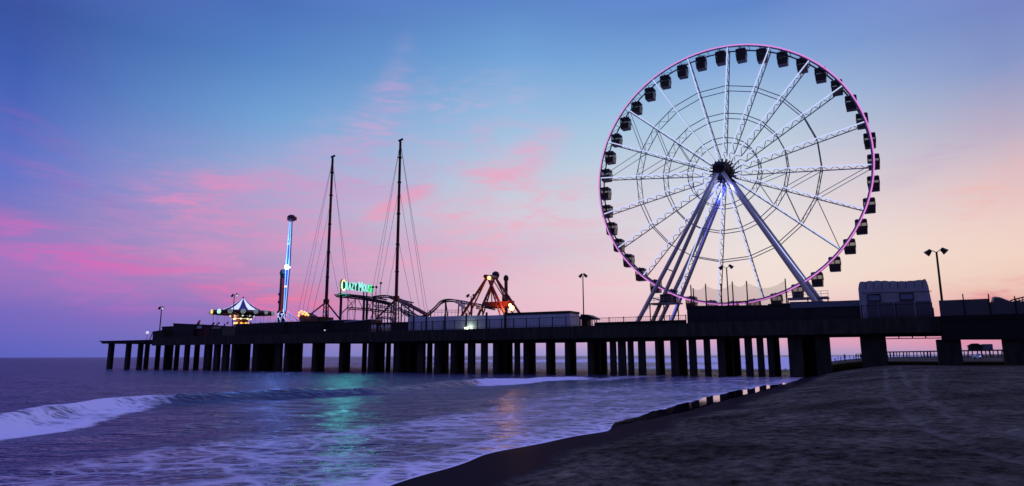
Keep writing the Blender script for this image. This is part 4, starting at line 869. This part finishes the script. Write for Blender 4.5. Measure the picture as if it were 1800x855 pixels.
# ---- small gazebo
a, b = Q(1022, 562, 3), Q(1047, 562, 3); t = thing('gazebo', 'small dark open booth with pitched roof beside the white building', 'gazebo', (a[0], 3, DECK)); zr = Q(1035, 561, 3)[2]
MB().prism([(a[0] - .2, zr), (b[0], zr - .1), (b[0] - .3, zr + .25), (a[0] + 1.3, zr + .8), (a[0], zr + .9)], 2.7, 5.5).build('roof', M['black'], t)
for u in (a[0], b[0] - .8):
    for n_ in (3, 5.2): bx(u, u + .14, n_, n_ + .14, DECK, zr).build('post', M['black'], t)
bx(a[0], a[0] + 1.1, 3.2, 5, DECK, zr).build('counter', M['dark'], t)
# ---- lamp posts with flood heads
def lamp_post(px, y0, y1, n, heads, label, r=.11, hr_=.34, lit=None, group='lamp posts along the pier'):
    zt_ = Q(px, y0, n)[2]; u = QU(px, n, zt_); t = thing('lamp_post', label, 'lamp post', (u, n, DECK), group)
    MB().tube((u, n, DECK), (u, n, zt_), r * 1.3, r, k=8).build('pole', M['black'], t)
    for k, (hx, hy) in enumerate(heads):
        h = Q(hx, hy, n); sgn = 1 if h[0] > u else -1
        s = MB(); s.path([(u, n, zt_ - .1), ((u + h[0]) / 2, n, zt_ + .2), (h[0] - sgn * .2, n, h[2] + .1)], .06, 5); s.build('arm', M['black'], t)
        hd = MB(); hd.tube((h[0] - sgn * .25, n, h[2] + .25), (h[0] + sgn * .35, n, h[2] - .35), hr_ * .6, hr_ * 1.15, k=10); o = hd.build('lamp_head', M['black'], t)
        if lit and k in lit: MB().ball((h[0] + sgn * .3, n - .15, h[2] - .3), hr_ * .9, 8).build('bulb', E['dim'], o)
    return t
lamp_post(1646, 443, 527, 4, [(1633, 443), (1658, 440)], 'tall twin-headed lamp post right of the quilted tent', .13, .42)
lamp_post(1277, 471, 560, 22, [(1268, 470), (1284, 468)], 'twin-headed lamp post inside the netted court under the wheel')
lamp_post(1024.5, 487, 560, 4, [(1021.5, 484), (1028, 483.5)], 'twin-headed lamp post at the end of the white building', .10, .26)
lamp_post(412, 519, 575, 8, [(409, 519), (417, 518)], 'twin-headed lamp post beside the swing carousel', .10, .28, lit=(1,))
lamp_post(284, 543, 575, 4, [(281, 541), (286, 541)], 'lamp post with a glowing head at the sea end of the pier', .13, .30, lit=(1,))
lamp_post(828, 522, 560, 30, [(823, 519.5), (833, 519.5)], 'short twin-headed lamp post left of the ship ride', .10, .35)
# ---- edge fence
def fence(px0, px1, h, label, step=2.6, n=.25, m='black', pk=.30):
    ua, ub = QU(px0, n, DECK), QU(px1, n, DECK); t = thing('edge_fence', label, 'fence', (ua, n, DECK)); k = max(2, int((ub - ua) / step)); uu = np.linspace(ua, ub, k + 1)
    for u in uu: bx(u - .07, u + .07, n - .07, n + .07, DECK + .02, DECK + h + .08).build('post', M[m], t)
    for i in range(k):
        s = MB(); s.box(uu[i] + .07, uu[i + 1] - .07, n - .03, n + .03, DECK + h - .08, DECK + h); s.box(uu[i] + .07, uu[i + 1] - .07, n - .03, n + .03, DECK + .15, DECK + .22)
        for u in np.arange(uu[i] + pk, uu[i + 1] - .05, pk): s.box(u - .018, u + .018, n - .018, n + .018, DECK + .22, DECK + h - .08)
        s.build('panel', M[m], t)
fence(420, 650, 1.5, 'black picket fence along the pier edge from the carousel to the snack stand', 3.2)
fence(652, 1019, 1.75, 'black picket fence in front of the pale hoarding and white building')
fence(1021, 1206, 1.35, 'open black picket fence between the white building and the netted court')
fence(1516, 1640, 1.9, 'black picket fence in front of the quilted tent', 3.0)
# parapet behind fence between 1020 and 1200
a = QU(1046, 1.2, DECK); b = QU(1206, 1.2, DECK); tag(bx(a, b, 1.2, 1.5, DECK, DECK + .62).build('kerb_wall', M['dark_concrete'], None, (a, 1.2, DECK)), 'low dark kerb wall behind the open picket fence', 'wall')
# ---- court under the wheel
t, a, b = building('court_wall', 'dark screened wall of the netted court under the ferris wheel', 'wall', 1207, 1352, 538, 536.5, 2, 1.0, 'dark', trims=5)
t, a, b = building('court_hut', 'dark hut at the right end of the netted court', 'hut', 1351, 1389, 534.5, 533, 2, 4, 'dark', trims=1)
nt = thing('court_net', 'tall sagging net hung on thin poles above the dark court wall', 'net', (Q(1214, 540, 8)[0], 8, DECK))
pl = [(1214, 501, 8), (1218.5, 507, 12), (1240, 499, 8), (1267, 499, 12), (1287, 495, 8), (1312, 494, 8), (1380, 490, 8)]
pu = []
for px, y, n in pl:
    q = Q(px, y, n); MB().tube((q[0], n, DECK), q, .13, .10, k=6).build('pole', M['black'], nt); pu.append(q)
fr_ = [pu[0], pu[2], pu[4], pu[5], pu[6]]
for a, b in zip(fr_[:-1], fr_[1:]):
    vs = []; k = 14
    for i in range(k + 1):
        f_ = i / k; u = a[0] * (1 - f_) + b[0] * f_; sag = (.5 + .10 * abs(b[0] - a[0])) * (4 * f_ * (1 - f_)) + .25; z = a[2] * (1 - f_) + b[2] * f_ - sag
        vs += [(u, 8 + .25 * math.sin(i * 1.9), z), (u, 8, DECK + 1.5)]
    MB().add(vs, [(2 * i, 2 * i + 1, 2 * i + 3, 2 * i + 2) for i in range(k)]).build('netting', M['net'], nt)
t = thing('umpire_chair', 'small black frame seat in front of the net', 'seat', (Q(1303, 535, 6)[0], 6, DECK)); a, b = Q(1295, 530, 6), Q(1311, 530, 6)
for u in (a[0], b[0]):
    for n_ in (6, 7): bx(u - .06, u + .06, n_ - .06, n_ + .06, DECK, a[2] + .1).build('leg', M['black'], t)
bx(a[0], b[0], 6, 7, a[2] - .9, a[2] - .75).build('seat', M['black'], t); bx(a[0], b[0], 6.95, 7.05, a[2] - .1, a[2] + .1).build('backrest', M['black'], t)
# ---- flat dark building right of the wheel
t, a, b = building('flat_building', 'black flat-roofed building with a navy upper band at the wheel right leg', 'building', 1389, 1512.5, 531, 528.5, 1.6, 8, 'dark', 'dark', rooft=.12)
bx(a[0] - .03, b[0] + .03, 1.5, 1.598, a[2] - 1.0, a[2] - .14).build('parapet_band', M['navy'], t)
bx(a[0] + 2, a[0] + 3, 1.52, 1.598, DECK + .05, DECK + 2).build('door', M['black'], t)
# ---- quilted tent
n_ = 1.3; a, b = QU(1513.5, n_, DECK), QU(1643, n_, DECK); tt = thing('quilted_tent', 'large blue-grey quilted tent with scalloped roof edge and two window outlines', 'tent', (a, n_, DECK)); ztl, ztr = Q(1514, 497, n_)[2], Q(1636, 492, n_)[2]
top = []
kk = 64
for i in range(kk + 1):
    f_ = i / kk; z = ztl * (1 - f_) + ztr * f_ + .10 * abs(math.sin(f_ * math.pi * 9)) + .12 * math.sin(f_ * 7) ; e_ = min(f_, 1 - f_); z -= .9 * max(0, 1 - e_ / .035) ** 2; top.append((a + (b - a) * (f_), z))
outl = [(a, DECK), (b, DECK)] + [(b - .18, ztr - 3), ] + [(p[0] - .35 * (p[0] > b - .5), p[1]) for p in reversed(top)]
dd = 9
MB().prism(outl, n_, n_ + dd).build('shell', M['tent'], tt)
qs = MB()
for i in range(1, 9):
    u = a + (b - a) * i / 9; z = ztl * (1 - i / 9) + ztr * i / 9; qs.tube((u, n_ - .02, DECK + 4.3), (u, n_ - .02, z + .02), .05, k=4)
for y in (514, ): qs.tube(Q(1515, y + 1, n_ - .02), Q(1638, y - 2, n_ - .02), .05, k=4)
qs.build('quilt_seam', M['navy'], tt)
for x0, y0, x1, y1 in ((1526, 518.5, 1546, 529), (1583, 516, 1604, 527)):
    p, r_ = Q(x0, y1, n_ - .05), Q(x1, y0, n_ - .05); wf = bx(p[0], r_[0], n_ - .14, n_ - .04, p[2], r_[2]).build('window', mat('window_vinyl', (.2, .22, .3), .3), tt)
    s = MB(); 
    for q_ in ((p[0] - .1, r_[0] + .1, p[2] - .12, p[2]), (p[0] - .1, r_[0] + .1, r_[2], r_[2] + .12), (p[0] - .1, p[0], p[2], r_[2]), (r_[0], r_[0] + .1, p[2], r_[2])): s.box(q_[0], q_[1], n_ - .2, n_ - .03, q_[2], q_[3])
    s.build('window_frame', M['black'], wf)
bp_ = MB(); 
for f0, f1 in ((.10, .24), (.26, .47), (.49, .74), (.77, .96)): bp_.box(a + (b - a) * f0, a + (b - a) * f1, n_ - .12, n_ - .01, DECK + .1, DECK + 2.3)
bp_.build('skirt_panel', mat('tent_skirt', (.11, .115, .13), .8), tt)
# ---- hoarding along the boardwalk
a, b = Q(1650, 528.5, .5), Q(1738, 528, .5); hd = thing('boardwalk_hoarding', 'dark navy panel fence along the boardwalk with three poles poking above', 'fence', (a[0], .5, DECK)); c1 = QU(1860, .5, DECK)
e2 = list(np.linspace(a[0], b[0], 5)) + list(np.linspace(b[0], c1, 6)[1:])
zt2 = Q(1770, 530.5, .5)[2]
for i in range(len(e2) - 1): bx(e2[i] + .004, e2[i + 1] - .004, .5, .62, DECK + .06, (a[2] if i < 4 else zt2)).build('panel', mat('hoarding_navy', (.08, .088, .095), .6), hd) if i == 0 else bx(e2[i] + .004, e2[i + 1] - .004, .5, .62, DECK + .06, (a[2] if i < 4 else zt2)).build('panel', bpy.data.materials['hoarding_navy'], hd)
for px in (1692, 1737, 1783):
    q = Q(px, 517 if px < 1750 else 521, .45); u = q[0]; MB().tube((u, .4, DECK), (u, .4, q[2]), .08, k=6).build('pole', M['black'], hd)
mo = MB(); prf = [(1744, 531), (1745, 524.5), (1750, 523), (1758, 524), (1764, 526), (1770, 528.5), (1778, 531)]
for nn, dz in ((2, 0), (3, .2), (4.5, .1)): pass
vs = []
for nn, dz in ((1.6, -1.4), (2.2, -.1), (3.4, .15), (4.6, -.1), (5.2, -1.5)):
    for p in prf: q = Q(p[0], p[1], 3.0); vs.append((q[0], nn, max(q[2] + dz, DECK)))
k = len(prf); mo.add(vs, [(j * k + i, j * k + i + 1, (j + 1) * k + i + 1, (j + 1) * k + i) for j in range(4) for i in range(k - 1)]); tag(mo.build('covered_heap', M['black'], None, (vs[0][0], 3, DECK)), 'dark humped tarpaulin heap behind the boardwalk hoarding', 'heap')
rl = thing('ramp_railing', 'dark curved railing at the far right of the boardwalk', 'railing', (Q(1778, 530, 3)[0], 3, DECK)); s = MB(); s.path([Q(1776, 529, 3), Q(1785, 526, 3), (Q(1800, 522.5, 3)), Q(1830, 520, 3)], .09); s.path([Q(1780, 531, 3), Q(1790, 529, 3), (Q(1800, 527, 3)), Q(1830, 524, 3)], .07); s.build('rail', M['black'], rl)
for px in (1786, 1791, 1797, 1806, 1815): q = Q(px, 525.5 - (px - 1786) * .2, 3); MB().tube((q[0], 3, DECK), q, .06, k=5).build('post', M['black'], rl)

# ================================================================== BEYOND THE PIER
def G3(px, Yd, z): r = raydir(px, 620); X_ = r[0] / r[1] * Yd; return toP((X_, Yd, z))
# far second pier
pa, pb = np.array(G3(1535, 330, 0)), np.array(G3(1850, 255, 0)); fp = thing('distant_pier', 'far low pier on thin crooked piles seen under the boardwalk', 'pier', tuple(pa))
z0, z1 = CZ + 1.35, CZ + 2.0; dv = pb - pa; s = MB()
off = np.array([0, 6, 0]); lowz = lambda f: z0 + (z1 - z0) * f
s.hexa([(*pa[:2], z0 - .55), (*pb[:2], z1 - .55), (*(pb + off)[:2], z1 - .55), (*(pa + off)[:2], z0 - .55)], [(*pa[:2], z0), (*pb[:2], z1), (*(pb + off)[:2], z1), (*(pa + off)[:2], z0)]); s.build('deck', M['dark'], fp)
for i in range(46):
    f_ = (i + .5) / 46 + random.uniform(-.004, .004); p = pa + dv * f_; ln = random.uniform(-.7, .7)
    for dn in (.3,): MB().tube((p[0] + ln, p[1] + dn, 0), (p[0], p[1] + dn, lowz(f_) - .3), random.uniform(.16, .34), k=5).build('pile', M['dark'], fp)
q = pa + dv * .60; q2 = pa + dv * .68; q3 = pa + dv * .74; zz0 = lowz(.6)
hs = thing('pier_house', 'small low house with hipped roof on the distant pier', 'house', (q[0], q[1] + 1, zz0)); bx(q[0], q2[0], q[1] + 1, q[1] + 5, zz0, zz0 + 1.7).build('wall', M['dark'], hs); MB().prism([(q[0] - .6, zz0 + 1.7), (q2[0] + .6, zz0 + 1.7), ((q[0] + q2[0]) / 2 + 1, zz0 + 2.8), ((q[0] + q2[0]) / 2 - 1, zz0 + 2.8)], q[1] + .7, q[1] + 5.4).build('roof', M['black'], hs)
bx(q2[0] + .05, q3[0], q[1] + 1, q[1] + 4, zz0, zz0 + 2.5).build('annex', M['navy'], hs)
# bright vehicle-like light on the far beach
q = G3(1717, 200, 0); zs = float(sand_z(q[0], q[1])); bc = thing('beach_cart', 'small blue and white lit cart on the far sand below the distant pier', 'cart', (q[0], q[1], zs))
bx(q[0] - 1.1, q[0] + 1.1, q[1], q[1] + 1, zs + .3, zs + 1.1).build('body', mat('cart_blue', (.15, .2, .5), .5, emit=(.3, .4, 1), estr=.12), bc); bx(q[0] - .1, q[0] + .9, q[1] + .1, q[1] + .9, zs + 1.1, zs + 1.6).build('cab', M['end'], bc); MB().ball((q[0] + .7, q[1] - .1, zs + .8), .16, 6).build('headlight', E['dim'], bc)
for s_ in (-.7, .7):
    w_ = MB(); ndisc(w_, q[0] + s_, zs + .3, [(.3, q[1] - .08), (.3, q[1] + .12)], 12); w_.build('wheel', M['black'], bc)
# people: one skinned body each
def person(px, Yd, h, pose, label, face=0.):
    q = G3(px, Yd, 0); z = float(sand_z(q[0], q[1])); k = h / 1.75
    if pose == 'walk': J = dict(pel=(0, 0, .93), ch=(0.02, 0, 1.3), nk=(.03, 0, 1.5), hd=(.05, 0, 1.66), ls=(-.0, .2, 1.42), rs=(0, -.2, 1.42), le=(.14, .24, 1.15), re=(-.16, -.24, 1.16), lh=(.26, .22, .95), rh=(-.22, -.25, .9), lp=(0, .1, .9), rp=(0, -.1, .9), lk=(.2, .1, .5), rk=(-.08, -.1, .5), lf=(.28, .1, .07), rf=(-.36, -.1, .1), lt=(.44, .1, .04), rt=(-.22, -.1, .04))
    elif pose == 'crouch': J = dict(pel=(-.1, 0, .4), ch=(.12, 0, .72), nk=(.22, 0, .88), hd=(.3, 0, 1.03), ls=(.16, .2, .84), rs=(.16, -.2, .84), le=(.36, .22, .62), re=(.36, -.22, .62), lh=(.55, .18, .45), rh=(.55, -.18, .42), lp=(-.1, .1, .38), rp=(-.1, -.1, .38), lk=(.3, .14, .48), rk=(.3, -.14, .48), lf=(.05, .14, .07), rf=(.05, -.14, .07), lt=(.25, .14, .04), rt=(.25, -.14, .04))
    elif pose == 'reach': J = dict(pel=(0, 0, .93), ch=(.05, 0, 1.28), nk=(.08, 0, 1.48), hd=(.12, 0, 1.64), ls=(.03, .2, 1.4), rs=(.03, -.2, 1.4), le=(.3, .26, 1.35), re=(.1, -.3, 1.15), lh=(.52, .3, 1.5), rh=(.3, -.3, 1.05), lp=(0, .1, .9), rp=(0, -.1, .9), lk=(.05, .14, .5), rk=(.0, -.14, .5), lf=(-.02, .18, .07), rf=(.0, -.18, .07), lt=(.16, .18, .04), rt=(.18, -.18, .04))
    else: J = dict(pel=(0, 0, .93), ch=(0, 0, 1.3), nk=(0, 0, 1.5), hd=(.02, 0, 1.66), ls=(0, .2, 1.42), rs=(0, -.2, 1.42), le=(-.03, .27, 1.14), re=(0, -.27, 1.14), lh=(.06, .25, .88), rh=(.08, -.25, .88), lp=(0, .1, .9), rp=(0, -.1, .9), lk=(.02, .12, .5), rk=(.02, -.12, .5), lf=(-.02, .13, .07), rf=(-.02, -.13, .07), lt=(.14, .14, .04), rt=(.14, -.14, .04))
    rad = dict(pel=.15, ch=.16, nk=.06, hd=.11, ls=.07, rs=.07, le=.048, re=.048, lh=.036, rh=.036, lp=.1, rp=.1, lk=.066, rk=.066, lf=.045, rf=.045, lt=.035, rt=.035)
    ed = [('pel', 'ch'), ('ch', 'nk'), ('nk', 'hd'), ('ch', 'ls'), ('ch', 'rs'), ('ls', 'le'), ('rs', 're'), ('le', 'lh'), ('re', 'rh'), ('pel', 'lp'), ('pel', 'rp'), ('lp', 'lk'), ('rp', 'rk'), ('lk', 'lf'), ('rk', 'rf'), ('lf', 'lt'), ('rf', 'rt')]
    names = list(J); me = bpy.data.meshes.new('person'); ca, sa = math.cos(face), math.sin(face)
    me.from_pydata([((x * ca - y * sa) * k, (x * sa + y * ca) * k, zz_ * k) for x, y, zz_ in (J[n] for n in names)], [(names.index(a), names.index(b)) for a, b in ed], [])
    o = bpy.data.objects.new('person', me); COL.objects.link(o); md = o.modifiers.new('skin', 'SKIN'); sv = me.skin_vertices[0].data
    for i, n in enumerate(names): sv[i].radius = (rad[n] * k, rad[n] * k * (1.25 if n in ('ch', 'pel') else 1)); sv[i].use_root = (n == 'pel')
    s2 = o.modifiers.new('sub', 'SUBSURF'); s2.levels = 1; s2.render_levels = 1
    dg = bpy.context.evaluated_depsgraph_get(); m2 = bpy.data.meshes.new_from_object(o.evaluated_get(dg)); o.modifiers.clear(); o.data = m2; m2.materials.clear(); m2.materials.append(M['cloth'])
    o.location = W(q[0], q[1], z - .02); o.rotation_euler = (0, 0, RZ); tag(o, label, 'person', 'people on the far beach')
    hx, hy, hz_ = [J['hd'][0] * k, J['hd'][1] * k, J['hd'][2] * k]
    hm = MB(); hm.ball(((hx * ca - hy * sa), (hx * sa + hy * ca), hz_ + .03 * k), .115 * k, 8); ho = raw(hm, 'hair', M['hair'], o)
    return o
person(1467, 176, 1.15, 'walk', 'dark small child walking, first in the row by the dark pillar', 2)
person(1472, 190, 1.3, 'stand', 'child standing second in the row of beach walkers')
person(1477, 186, 1.3, 'walk', 'child mid-stride just left of the tall adult')
person(1484, 170, 1.85, 'stand', 'tall adult standing apart, tallest of the people on the far beach', 1)
person(1493, 184, 1.35, 'stand', 'child standing alone right of the tall adult')
person(1500, 190, 1.15, 'walk', 'smallest child walking towards the adult group')
person(1504, 170, 1.75, 'reach', 'adult at the edge of the group reaching one arm out', .6)
person(1508, 172, 1.8, 'stand', 'adult standing in the middle of the right-hand group')
person(1512.5, 168, 1.85, 'walk', 'adult striding closest to the next thick pillar', 2.6)
person(1377, 150, 1.6, 'crouch', 'person crouching at the water edge behind the pier piles', .3)
